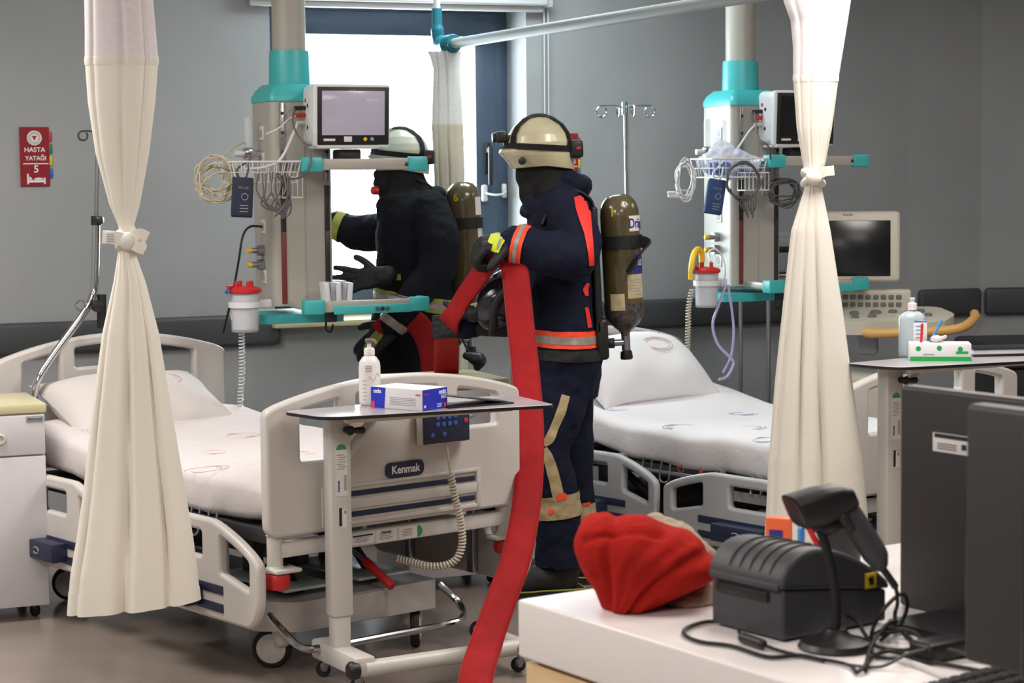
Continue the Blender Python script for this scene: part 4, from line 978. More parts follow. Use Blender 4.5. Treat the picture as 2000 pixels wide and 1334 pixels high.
def monitor(label, W_, on):
    t = thing('patient_monitor', label, 'monitor', W_ @ Vector((.175, -.22, 1.70)), WA, 'patient monitors')
    B_ = lambda k, nm, mt, par=t: k.build(nm, mt, par, world=False)
    k = MB(); k.rbox((0, 0, .025), (.10, .09, .05), .008); B_(k, 'stand', 'black_plastic')
    k = MB(); k.rbox((-.02, -.02, .058), (.27, .13, .014), .006, 3); B_(k, 'tilt_plate', 'off_white_plastic')
    R_ = Matrix.Translation((0, 0, .19)) @ Matrix.Rotation(math.radians(3), 4, 'X')
    k = MB(); k.rbox((-.012, .01, 0), (.31, .15, .25), .03, 4, T=R_); k.rbox((0, -.066, 0), (.336, .03, .26), .026, 4, T=R_); cs = B_(k, 'case', 'white_paint')
    k = MB(); k.rbox((.004, -.080, 0), (.31, .008, .238), .02, 3, T=R_); B_(k, 'bezel', 'black_plastic', cs)
    k = MB(); k.rbox((.004, -.0845, .012), (.272, .003, .182), .006, T=R_); B_(k, 'screen', 'screen_grey' if on else 'screen_dark', cs)
    FT = lambda x, z, q=.086: R_ @ mx(Vector((x, -q, z)), (1, 0, 0), (0, 0, 1))
    link('lettering', text('PHILIPS', .010, FT(0, .103, .0845)), 'label_grey', cs, world=False)
    if on: link('screen_text', text('Welcome', .013, FT(.085, .065, .0865)), 'text_white', cs, world=False)
    k = MB(); k.rbox((-.10, -.085, -.098), (.05, .003, .01), .001, T=R_); B_(k, 'sticker', 'label_white', cs)
    k = MB(); k.rbox((-.02, -.085, -.095), (.034, .003, .022), .001, T=R_); B_(k, 'sticker', 'label_white', cs)
    for x, mt in ((.055, 'logo_yellow'), (.085, 'label_grey')):
        k = MB(); k.cyl((x, -.082, -.095), (x, -.0865, -.095), .008, n=14, T=R_); B_(k, 'button', mt, cs)
    for i, (y, z, mt) in enumerate(((.03, .06, 'red_plastic'), (.03, .03, 'black_plastic'), (.03, .0, 'red_plastic'), (.03, -.03, 'off_white_plastic'), (.0, .04, 'black_plastic'), (-.0, -.05, 'black_plastic'))):
        k = MB(); k.cyl((-.160, y, z), (-.168, y, z), .009, n=12, T=R_); B_(k, 'port', mt, cs)
    k = MB(); k.rbox((-.163, -.03, .03), (.004, .012, .06), .001, T=R_); B_(k, 'card_slot', 'black_plastic', cs)
    k = MB(); k.tube([(-.168, .03, .03), (-.215, .03, .028)], .009, 10, T=R_); B_(k, 'plug', 'black_plastic', cs)
    k = MB(); k.tube([(-.168, .03, .0), (-.21, .03, -.002)], .009, 10, T=R_); B_(k, 'plug', 'red_plastic', cs)
    k = MB(); k.tube([(-.168, .03, -.03), (-.205, .03, -.032)], .009, 10, T=R_); B_(k, 'plug', 'off_white_plastic', cs)
    return t, WM[t.name] @ R_
mat('screen_grey', (186, 180, 194), .12, rgb2=(120, 116, 134), vs=2.2, detail=0)
b_s = M['screen_grey'].node_tree.nodes['Principled BSDF']; M['screen_grey'].node_tree.links.new(b_s.inputs['Base Color'].links[0].from_socket, b_s.inputs['Emission Color']); b_s.inputs['Emission Strength'].default_value = .35
mon1, MW1 = monitor('white patient monitor with a lit grey screen on the pendant in front of the window', W1, True)
mon2, MW2 = monitor('white patient monitor with a dark screen half hidden by the second curtain', W2, False)
def cable(label, pts, r, mt, W_=None, n=6, nm='cable', cat='cable', sub=6):
    k = MB(); pts = [(W_ @ Vector(p)) if W_ is not None else Vector(p) for p in pts]
    k.tube(catmull(pts, sub), r, n); o = k.build(nm, mt); return tag(o, label, cat)
def basket(label, W_, seed):
    t = thing('wire_basket', label, 'basket', W_ @ Vector((-.22, -.26, 1.62)), WA, 'wire baskets on the pendants')
    I = WM[t.name].inverted() @ W_
    k = MB(); x0, x1, y0, y1, zb, zt = -.36, -.075, -.38, -.17, 1.615, 1.70
    def ringp(q, z): return [Vector(p) for p in ((x0 + q, y0 + q, z), (x1 - q, y0 + q, z), (x1 - q, y1 - q, z), (x0 + q, y1 - q, z))]
    for q, z, r in ((0, zt, .004), (.012, (zt + zb) / 2, .0022), (.02, zb, .003)): k.tube(catmull(ringp(q, z), 1, True) if False else ringp(q, z), r, 6, closed=True, T=I)
    for i in range(9):
        x = x0 + (x1 - x0) * i / 8; xi = x0 + .02 + (x1 - x0 - .04) * i / 8
        k.tube([(x, y0, zt), (xi, y0 + .02, zb), (xi, y1 - .02, zb), (x, y1, zt)], .0018, 5, T=I)
    for i in range(5):
        y = y0 + (y1 - y0) * i / 4; k.tube([(x0, y, zt), (x0 + .02, y, zb), (x1 - .02, y, zb), (x1, y, zt)], .0018, 5, T=I)
    k.build('wire_mesh', 'cable_white', t, world=False)
    k = MB(); a0, a1, b0 = -.20, -.075, -.40
    for z, r in ((1.635, .003), (1.555, .003)): k.tube([(a0, b0, z), (a1, b0, z), (a1, b0 + .07, z), (a0, b0 + .07, z)], r, 6, closed=True, T=I)
    for i in range(7): x = a0 + (a1 - a0) * i / 6; k.tube([(x, b0, 1.635), (x, b0, 1.555), (x, b0 + .07, 1.555), (x, b0 + .07, 1.635)], .0016, 5, T=I)
    k.build('small_tray', 'cable_white', t, world=False)
    k = MB(); k.rbox((-.06, -.28, 1.69), (.03, .16, .02), .004, T=I); k.build('bracket', 'steel', t, world=False)
    return t
basket('white wire basket full of leads on the pendant in front of the window', W1, 1)
basket('white wire basket holding a plastic bag on the pendant above the white-sheeted bed', W2, 2)
def hank(label, c, rx, rz, loops, r, mt, seed, jit=.28, axis=(.25, -1, 0)):
    k = MB(); pts = coil((0, 0, 0), rx, rz, loops, jit, axis, seed=seed); k.tube([Vector(c) + p for p in pts], r, 5)
    o = k.build('cable_coil', mt); return tag(o, label, 'cable')
hank('beige cable hank hanging at the outer end of the basket by the window', P(421, 352, 8.28), .062, .072, 11, .0033, 'cable_beige', 4, jit=.5)
cable('thin beige lead arching from the basket to the back of the pendant by the window', [P(425, 318, 8.3), P(440, 300, 8.35), P(462, 285, 8.45), P(478, 278, 8.6)], .0035, 'cable_beige')
k = MB(); rg = random.Random(5)
for i in range(9):
    x = 505 + i * 7; k.tube(catmull([P(505 + i * 7, 338 + rg.uniform(-4, 6), 8.25), P(498 + i * 9 + rg.uniform(-8, 8), 372, 8.22), P(515 + i * 4 + rg.uniform(-12, 12), 400, 8.22), P(545 + rg.uniform(-10, 16), 418 + rg.uniform(-12, 10), 8.22), P(568 - i * 1.0, 385 + rg.uniform(-12, 10), 8.22), P(555 + rg.uniform(-12, 14), 345, 8.25)], 5), .0038, 5)
tag(k.build('lead_bundle', 'cable_grey'), 'tangled grey patient leads drooping from the small tray by the window', 'cable', kind='stuff')
cable('dark cable looping from the monitor plug down to the tray by the window', [MW1 @ Vector((-.21, .03, .028)), P(572, 235, 8.4), P(580, 262, 8.35), P(602, 292, 8.32), P(607, 322, 8.3), P(590, 345, 8.28), P(560, 348, 8.26), P(540, 338, 8.25)], .0042, 'cable_grey')
cable('white hose curving from the monitor into the wire basket by the window', [MW1 @ Vector((-.20, .03, -.032)), P(572, 262, 8.45), P(556, 298, 8.36), P(540, 318, 8.32), P(510, 328, 8.3), P(480, 330, 8.3)], .006, 'cable_white')
cable('thin pale lead from the red monitor plug to the basket by the window', [MW1 @ Vector((-.205, .03, -.002)), P(565, 232, 8.45), P(545, 250, 8.4), P(520, 262, 8.4)], .003, 'cable_white')
def cuff(label, c, size, rz, tilt, mt, logo):
    T = Matrix.Translation(c) @ Matrix.Rotation(rz, 4, 'Z') @ Matrix.Rotation(tilt, 4, 'Y')
    t = thing('pressure_cuff', label, 'blood pressure cuff', c, 0)
    k = MB()
    for i, y in enumerate((-.018, -.006, .007)): k.rbox((.002 * i, y, -.003 * i), (size[0], .011, size[1]), .005, 3, T=T)
    b = k.build('wrap', mt, t)
    X = lambda x, z: T @ mx(Vector((x, -.0245, z)), (1, 0, 0), (0, 0, 1))
    k = MB(); k.tube([X(.01 + .013 * math.cos(a), -.0 + .013 * math.sin(a)).translation for a in [i * PI / 8 for i in range(16)]], .0014, 5, closed=True); k.build('print_ring', 'label_grey', b)
    me = text('M L XL', .014, X(.005, .035)); link('lettering', me, 'label_grey', b)
    k = MB()
    for i in range(3): k.box((.008, -.0245, -.035 - i * .012), (.034, .001, .003), T=T)
    k.build('print_line', 'label_grey', b)['kind'] = 'stuff'
    k = MB()
    for dx in (-.012, .012): k.tube(catmull([T @ Vector((dx, 0, size[1] / 2 - .01)), T @ Vector((dx * 1.8, .0, size[1] / 2 + .03)), T @ Vector((dx * .5 + .02, .015, size[1] / 2 + .06))]), .0042, 6)
    k.build('hose', 'cable_white' if logo else 'cable_grey', t)
    return t
cuff('black blood pressure cuff hanging under the basket by the window', P(472, 384, 8.24), (.085, .155), WA * .6, 0.06, 'cuff_navy', False)
cuff('blue blood pressure cuff hanging tilted under the basket above the white-sheeted bed', P(1395, 383, 9.40), (.085, .155), WA * .6, .16, 'cuff_blue', True)
cable('black mains lead falling from the pendant socket by the window to behind the bed', [W1 @ Vector((-.138, -.03, 1.43)), P(488, 443, 8.6), P(474, 462, 8.55), P(466, 510, 8.55), P(455, 570, 8.6), P(436, 650, 8.75)], .005, 'cable_black')
hank('white cable hank with a pale sensor clip hanging left of the blue cuff', P(1338, 352, 9.42), .042, .078, 7, .0036, 'cable_white', 9)
tag((lambda k: (k.rbox(P(1316, 381, 9.4), (.055, .022, .026), .008, 3), k.rbox(P(1312, 376, 9.39), (.04, .02, .012), .005, 2), k.build('finger_sensor', 'white_paint'))[-1])(MB()), 'white finger clip sensor at the end of the white cable hank', 'sensor')
hank('dark grey lead loop hanging in front of the pendant above the white-sheeted bed', P(1450, 352, 9.35), .075, .085, 4, .0045, 'cable_grey', 12, jit=.12)
k = MB()
for i in range(7): k.tube(catmull([P(1452 + i * 4, 380, 9.34), P(1446 + i * 5, 398, 9.33), P(1455 + i * 3, 412 + (i % 3) * 7, 9.33)]), .004, 5)
tag(k.build('lead_clips', 'cable_grey'), 'short grey electrode clips at the bottom of the dark lead loop', 'cable', kind='stuff')
hank('dark tangled cable hank below the shelf beside the second curtain', P(1532, 375, 9.6), .07, .05, 6, .0042, 'cable_grey', 15, jit=.4)
cable('pale lead from the second monitor down into the basket with the plastic bag', [MW2 @ Vector((-.20, .03, -.032)), P(1462, 258, 9.55), P(1440, 290, 9.5), P(1415, 312, 9.45), P(1400, 330, 9.42)], .0045, 'cable_white')
cable('dark lead looping from the second monitor to its shelf', [MW2 @ Vector((-.21, .03, .028)), P(1476, 240, 9.5), P(1482, 270, 9.45), P(1500, 285, 9.42), P(1505, 310, 9.45), P(1503, 335, 9.5)], .004, 'cable_grey')
# plastic bag in the second basket
k = MB()
for (px_, py_, r_) in ((1410, 300, .05), (1440, 312, .05), (1385, 318, .045), (1405, 285, .03), (1465, 318, .04), (1420, 330, .05)): k.ell(P(px_, py_, 9.5), (r_ * 1.3, r_, r_))
me = fuse(k, .008, 3, .03, .04); tag(link('plastic_bag', me, 'bag_film'), 'crumpled clear plastic bag of supplies in the second wire basket', 'bag')
k = MB()
for i in range(4): k.rbox(W2 @ Vector((-.30 + i * .055, -.28, 1.655)), (.05, .10, .06), .012, 2, T=None)
tag(k.build('packets', 'blue_film'), 'blue packets lying in the second wire basket under the bag', 'packet', kind='stuff')
# white paper packs on the first lower shelf
t = thing('paper_bundle', 'white bundle of wrapped packs standing on the lower pendant shelf', 'packet', W1 @ Vector((.10, -.27, 1.108)), WA)
for i in range(5):
    k = MB(); k.rbox((-.04 + i * .022, .01 * (i % 2), .05), (.019, .08, .098 - .006 * (i % 3)), .004, 2, T=Matrix.Rotation((i - 2) * .05, 4, 'Y')); k.build('pack', 'clear_plastic' if i in (1, 3) else 'white_paint', t, world=False)
# flow meters on the gas side
for W_, lab in ((W1, 'clear flowmeter tube fixed on the side of the pendant by the window'), (W2, 'clear flowmeter tube fixed on the side of the pendant above the white-sheeted bed')):
    t = thing('flowmeter', lab, 'flowmeter', W_ @ Vector((-.19, -.02, 1.70)), WA)
    k = MB(); k.cyl((0, 0, .06), (0, 0, .19), .017, n=16); k.build('tube', 'clear_plastic', t, world=False)
    k = MB(); k.rbox((0, 0, .035), (.05, .04, .05), .01); k.cyl((.02, 0, .035), (.06, 0, .035), .014); k.cyl((0, 0, .01), (0, 0, -.03), .011); k.build('body', 'chrome', t, world=False)
    k = MB(); k.cyl((-.024, 0, .035), (-.06, 0, .035), .013); k.build('knob', 'off_white_plastic', t, world=False)
# suction canisters hanging on the lower rails
def canister(label, o, s, cap_c):
    t = thing('suction_canister', label, 'canister', o, WA, 'suction canisters')
    B_ = lambda k, nm, mt, par=t: k.build(nm, mt, par, world=False)
    k = MB(); k.lathe([(.0, 0), (.052 * s, 0), (.056 * s, .006), (.061 * s, .165), (.058 * s, .166), (.053 * s, .01), (0, .008)], n=28); jar = B_(k, 'jar', 'clear_plastic')
    k = MB(); k.lathe([(.0, .012), (.049 * s, .012), (.055 * s, .15), (.03, .155), (0, .156)], n=24); B_(k, 'liner', 'canister_film', jar)
    k = MB(); k.lathe([(.064 * s, .158), (.069 * s, .164), (.069 * s, .174), (.06 * s, .182), (.04, .186), (0, .188)], n=28)
    for a in (0.4, 1.8, 3.4, 4.9): k.lathe([(.009, .18), (.009, .204), (.006, .208), (0, .208)], (.036 * s * math.cos(a), .036 * s * math.sin(a), 0), (0, 0, 1), 12)
    k.tube([(-.05, 0, .185), (-.075, -.02, .185)], .008, 8); B_(k, 'lid', 'red_plastic')
    k = MB(); k.cyl((-.072, -.02, .165), (-.082, -.02, .172), .011, n=12); B_(k, 'blue_port', 'tab_blue')
    k = MB()
    k.loft([[Vector((r * math.cos(a), r * math.sin(a), z)) for a in [i * PI / 14 for i in range(28)]] for r, z in ((.062 * s, .10), (.066 * s, .10), (.066 * s, .124), (.062 * s, .124))], closed=True); k.rbox((.09, .03, .112), (.06, .03, .035), .008); B_(k, 'holder_ring', 'white_paint')
    return t
c1 = P(479, 648, 8.35); canister('suction canister with a red lid, on the pendant by the window', c1, 1.0, None)
c2 = P(1380, 600, 9.45); canister('suction canister with a red lid and yellow hose, above the white-sheeted bed', c2, .93, None)
k = MB(); k.tube(helix([P(472, 650, 8.35), P(473, 720, 8.38), P(469, 795, 8.4)], .011, 22, 8), .0036, 5); tag(k.build('spiral_hose', 'coil_clear'), 'clear spiral hose dangling below the suction canister by the window', 'hose')
k = MB(); k.tube(helix(catmull([P(1352, 565, 9.5), P(1345, 600, 9.5), P(1344, 640, 9.5), P(1342, 690, 9.5)]), .011, 22, 8), .0034, 5); tag(k.build('spiral_hose', 'coil_cream'), 'cream spiral hose dangling beside the second suction canister', 'hose')
cable('thick yellow hose bent over beside the second suction canister', [P(1350, 545, 9.42), P(1351, 520, 9.4), P(1356, 495, 9.42), P(1364, 487, 9.45), P(1370, 495, 9.47), P(1371, 512, 9.47)], .014, 'tube_yellow', n=10, nm='hose', cat='hose')
cable('lilac drain tube looping from the second canister down to the bed edge', [P(1418, 556, 9.45), P(1402, 600, 9.45), P(1392, 635, 9.45), P(1402, 672, 9.45), P(1428, 700, 9.45), P(1432, 712, 9.45), P(1420, 735, 9.4), P(1404, 741, 9.35)], .0065, 'tube_lilac', n=8, nm='hose', cat='hose')
cable('second lilac drain tube hanging straighter beside the looping one', [P(1422, 556, 9.5), P(1430, 610, 9.5), P(1433, 650, 9.5), P(1428, 695, 9.5), P(1412, 728, 9.46)], .006, 'tube_lilac', n=8, nm='hose', cat='hose')
cable('thin clear tube rising from the red lid of the second canister', [P(1388, 512, 9.45), P(1384, 494, 9.5), P(1396, 487, 9.5), P(1410, 500, 9.5), P(1416, 530, 9.48), P(1410, 560, 9.46)], .005, 'coil_clear', n=8, nm='hose', cat='hose')
# ------------------------------------------------------------------ drip poles at the bed heads
def hooks(k, c, R, n, r, ph=0.0, q_=.026):
    for i in range(n):
        a = ph + 2 * PI * i / n; d_ = Vector((math.cos(a), math.sin(a), 0))
        pts = [c, c + d_ * R * .5 + Vector((0, 0, .012)), c + d_ * R + Vector((0, 0, .012))]
        loop = [c + d_ * (R + q_ * math.sin(q)) + Vector((0, 0, .012 - q_ + q_ * math.cos(q))) for q in [j * PI * 1.75 / 10 for j in range(11)]]
        k.tube(catmull(pts + loop[1:], 3), r, 7)
top = P(1222, 212, 9.8)
t = thing('drip_pole', 'chrome drip pole with looped hooks behind the standing firefighter', 'drip stand', (top.x + .012, top.y, .62))
k = MB(); k.tube([Vector((top.x + .02, top.y, .62)), top], .0125, 12); k.cyl(top + Vector((0, 0, -.03)), top + Vector((0, 0, .03)), .02, n=14); k.build('pole', 'chrome', t)
k = MB(); hooks(k, top, .12, 4, .0042, .25); k.build('hooks', 'chrome', t)
k = MB(); k.cyl((top.x + .02, top.y, .62), (top.x + .02, top.y, .78), .022, n=14); k.rbox((top.x + .02, top.y - .05, .70), (.05, .12, .05), .008); k.build('socket', 'steel', t)
t = thing('lifting_pole', 'bent chrome drip pole beside the first curtain, at the grey-sheeted bed', 'drip stand', P(66, 800, 7.98))
k = MB(); k.tube(catmull([P(66, 850, 7.98), P(66, 782, 7.98), P(74, 742, 7.98), P(100, 700, 8.02), P(160, 617, 8.1), P(180, 580, 8.12), P(185, 550, 8.13), P(188, 440, 8.13)], 8), .0155, 12); k.build('pole', 'chrome', t)
k = MB(); k.tube([P(188, 445, 8.13), P(192, 270, 8.13)], .0105, 10); k.build('inner_rod', 'steel', t)
k = MB(); k.cyl(P(188, 440, 8.13), P(188, 422, 8.13), .021, n=14); k.rbox(P(195, 430, 8.12), (.03, .04, .03), .008); k.build('clamp', 'black_plastic', t)
k = MB(); hooks(k, P(193, 262, 8.13), .062, 4, .004, .3, .018); k.build('hooks', 'dark_steel', t)
k = MB(); k.tube([P(150 + 10 * math.cos(q) + 8, 597 + 10 * math.sin(q), 8.1) for q in [i * PI / 6 for i in range(12)]], .004, 6, closed=True); k.build('hook_ring', 'steel', t)
k = MB(); k.lathe([(.01, 0), (.022, .006), (.024, .02), (.016, .03), (0, .032)], P(188, 597, 8.1), (.3, -1, 0), 14); k.cyl(P(199, 575, 8.15), P(199, 640, 8.15), .02, n=12); k.build('knob', 'black_plastic', t)
# ------------------------------------------------------------------ ultrasound machine
uo = P(1700, 700, 9.75)
t = thing('ultrasound_machine', 'beige ultrasound scanner with dark monitor and wooden-coloured handle behind the second curtain', 'medical machine', (uo.x, uo.y, 0), math.radians(-8))
B_ = lambda k, nm, mt, par=t: k.build(nm, mt, par, world=False)
zf = lambda py, Y=9.75: 1.66 - (py - 325) * Y / 4000
T = Matrix.Translation((-.08, .0, zf(481))) @ Matrix.Rotation(math.radians(-4), 4, 'X')
k = MB(); k.rbox((0, 0, 0), (.43, .06, .335), .02, 3, T=T); us = B_(k, 'monitor_case', 'us_beige')
k = MB(); k.rbox((0, -.031, -.01), (.34, .004, .265), .004, T=T); B_(k, 'screen', 'screen_dark', us)
link('lettering', text('PHILIPS', .014, T @ mx(Vector((-.03, -.031, .148)), (1, 0, 0), (0, 0, 1))), 'label_black', us, world=False)
k = MB(); k.rbox((-.08, .05, (zf(560) + zf(640)) / 2 + .05), (.08, .06, .34), .02); B_(k, 'neck', 'us_grey')
T2 = Matrix.Translation((.12, -.12, zf(618))) @ Matrix.Rotation(math.radians(7), 4, 'X')
k = MB(); k.prism(rnd([(-.33, -.17), (.20, -.19), (.27, .0), (.2, .19), (-.33, .19)], .05), -.045, .02, T=T2); ck = B_(k, 'console', 'us_beige')
k = MB(); k.rbox((-.10, .16, .06), (.34, .05, .10), .014, 3, T=T2); kb = B_(k, 'key_bank', 'us_beige')
rg = random.Random(3)
for r in range(2):
    for i in range(8): k = MB(); k.rbox((-.24 + i * .036, .133, .04 + r * .036), (.026, .008, .022), .004, T=T2); B_(k, 'key', 'key_grey', kb)
for (x, y, rr, mt) in ((-.1, .02, .026, 'key_grey'), (-.02, .04, .02, 'key_grey'), (.05, .02, .022, 'key_orange'), (.11, .05, .02, 'key_grey'), (.02, -.06, .03, 'off_white_plastic'), (-.12, -.07, .02, 'key_grey'), (.14, -.04, .018, 'key_grey'), (-.2, .0, .022, 'key_grey'), (-.2, -.09, .018, 'key_grey'), (.09, -.09, .018, 'key_grey')):
    k = MB(); k.lathe([(rr, .015), (rr * 1.05, .022), (rr * .9, .032), (0, .034)], (x, y, 0), (0, 0, 1), 16, T=T2); B_(k, 'knob', mt, ck)
k = MB(); k.tube(catmull([(-.16, -.23, -.02), (-.10, -.26, -.02), (.15, -.26, -.01), (.28, -.22, 0), (.35, -.05, .01), (.36, .06, .01)], 6), [.022] * 31, 12, T=T2); B_(k, 'handle', 'us_handle')
k = MB(); k.rbox((-.05, .02, .38), (.36, .44, .62), .03, 3); B_(k, 'body', 'us_beige')
k = MB(); k.rbox((-.05, -.03, .10), (.48, .66, .1), .03, 3); B_(k, 'base', 'us_grey')
k = MB(); k.rbox((-.02, -.1, zf(655)), (.10, .16, .16), .02); B_(k, 'lift_column', 'us_grey')
for x in (-.26, .16):
    for y in (-.32, .26):
        k = MB(); k.lathe([(.03, -.018), (.047, -.018), (.05, -.01), (.05, .01), (.047, .018), (.03, .018)], (x, y, .05), (1, 0, 0), 18); k.rbox((x, y, .07), (.016, .05, .06), .006); B_(k, 'wheel', 'black_rubber')
k = MB(); k.tube(catmull([(-.20, -.28, zf(640)), (-.19, -.30, zf(655)), (-.2, -.29, zf(668)), (-.22, -.26, zf(660))]), .01, 8); B_(k, 'probe_holder', 'off_white_plastic')
# trolley with a small grey printer behind the pendant
to = P(1524, 600, 10.35)
t = thing('equipment_trolley', 'slim steel trolley standing behind the second pendant', 'trolley', (to.x, to.y, 0), WA); ztr = 1.66 - (530 - 325.5) * 10.35 / 4000
for z in (.3, ztr - .012): k = MB(); k.rbox((0, 0, z), (.34, .32, .02), .005); k.build('shelf', 'steel', t, world=False)
for x in (-.15, .15):
    for y in (-.14, .14): k = MB(); k.tube([(x, y, .05), (x, y, ztr - .02)], .011, 8); k.ell((x, y, .026), (.02, .012, .026)); k.build('leg', 'steel', t, world=False)
t = thing('printer', 'small grey printer on the trolley behind the second pendant', 'printer', (to.x, to.y, ztr), WA)
k = MB(); k.rbox((0, 0, .09), (.24, .24, .18), .015, 3); k.build('body', 'us_grey', t, world=False)
k = MB(); k.rbox((0, -.005, .183), (.2, .2, .03), .012, 3, T=Matrix.Rotation(.05, 4, 'X')); k.build('lid', 'label_grey', t, world=False)
k = MB(); k.rbox((.0, -.121, .12), (.16, .006, .03), .002); k.build('slot', 'black_plastic', t, world=False)
# dark examination couch by the alcove
co = P(1890, 655, 9.5); zc = 1.66 - (672 - 322.5) * 9.5 / 4000
t = thing('examination_couch', 'dark padded examination couch in the alcove, behind the ultrasound scanner', 'couch', (co.x + .1, co.y - .1, 0), math.radians(6))
k = MB(); k.rbox((.75, .25, zc - .05), (1.5, .72, .1), .03, 3); k.build('mattress_pad', 'couch_vinyl', t, world=False)
k = MB(); k.rbox((.75, .25, zc - .24), (1.42, .66, .28), .01); k.build('cabinet_base', 'black_plastic', t, world=False)
for x in (.1, 1.4):
    for y in (0, .5): k = MB(); k.rbox((x, y, (zc - .36) / 2), (.06, .06, zc - .36), .006); k.build('leg', 'dark_steel', t, world=False)
# ------------------------------------------------------------------ firefighters
from mathutils.bvhtree import BVHTree
def tree_of(me): return BVHTree.FromPolygons([q.co.copy() for q in me.vertices], [tuple(p.vertices) for p in me.polygons])
def pix(p):
    v = p - EYE; d = v.dot(fw); return 1000 + F * v.dot(rt) / d, 667 - F * v.dot(up) / d
def strip(me, path, off=.004, cross=5, bt=None):       # a tape laid on a surface: path of (px, py, half width in px) cast from the front
    bt = bt or tree_of(me); ps = catmull([Vector((a, b, c)) for a, b, c in path], 6); k = MB(); rows = []
    for i, p in enumerate(ps):
        t = (ps[min(i + 1, len(ps) - 1)] - ps[max(i - 1, 0)]).to_2d().normalized(); n = Vector((-t.y, t.x)); row = []
        for j in range(cross):
            f = -1 + 2 * j / (cross - 1); x, y = p.x + n.x * p.z * f, p.y + n.y * p.z * f
            d = (fw + rt * ((x - 1000) / F) - up * ((y - 667) / F)).normalized(); h = bt.ray_cast(EYE, d)
            row.append(None if h[0] is None else h[0] + h[1] * off)
        rows.append(row)
    fs = []; vs = []; idx = {}
    for i, r in enumerate(rows):
        for j, p in enumerate(r):
            if p is not None: idx[i, j] = len(vs); vs.append(p)
    for i in range(len(rows) - 1):
        for j in range(cross - 1):
            q = [(i, j), (i, j + 1), (i + 1, j + 1), (i + 1, j)]
            if all(w_ in idx for w_ in q):
                c = [vs[idx[w_]] for w_ in q]
                if max((c[a] - c[b]).length for a in range(4) for b in range(a)) < .06: fs.append(tuple(idx[w_] for w_ in q))
    k.add(vs, fs); return k.data('tape', 80)
def paint(me, rules):                                   # material index per face by where it lies
    for p in me.polygons:
        c = p.center
        for i, f in rules:
            if f(c): p.material_index = i; break
def glove_mesh(W0, f, n, curl, thumb=1, s=1.0, spread=.12, tcurl=.5, cuff=.06):
    # W0 wrist, f along the hand, n out of the back of the hand, curl per joint (radians)
    f = Vector(f).normalized(); n = Vector(n); n = (n - f * n.dot(f)).normalized(); sd = f.cross(n) * thumb     # sd points to the thumb
    k = MB()
    k.limb([(W0 - f * cuff * s, .043 * s), (W0, .036 * s)], 14)
    for q in (-.026, -.009, .009, .026): k.limb([(W0 + sd * q * .7 * s, .024 * s), (W0 + f * .05 * s + sd * q * s, .022 * s), (W0 + f * .092 * s + sd * q * 1.05 * s, .0165 * s)], 10)
    L = {0: (.046, .028, .023), 1: (.050, .032, .025), 2: (.046, .029, .024), 3: (.036, .022, .020)}
    for i, q in enumerate((.033, .011, -.011, -.033)):
        p = W0 + f * .09 * s + sd * q * s; d = (f + sd * (q * spread / .033)).normalized(); pts = [(p - d * .02 * s, .0145 * s), (p, .0148 * s)]; a = 0
        cu = curl[i] if isinstance(curl, (list, tuple)) else curl
        for j, l in enumerate(L[i]):
            a += cu * (.8 if j == 0 else 1.0); d2 = (d * math.cos(a) - n * math.sin(a)); p = p + d2 * l * s; pts.append((p, (.0142 - .0012 * j) * s))
        k.limb(pts, 10, 4)
    p = W0 + f * .022 * s + sd * .03 * s; d = (f * .62 + sd * .78 - n * .12).normalized(); pts = [(p - d * .015 * s, .018 * s), (p, .0185 * s)]
    for j, l in enumerate((.042, .032, .026)):
        p = p + d * l * s; pts.append((p, (.0175 - .002 * j) * s)); d = (d + f * tcurl * .35 - n * tcurl * .55).normalized()
    k.limb(pts, 10, 4)
    return fuse(k, .0048, 3, .004, .03)
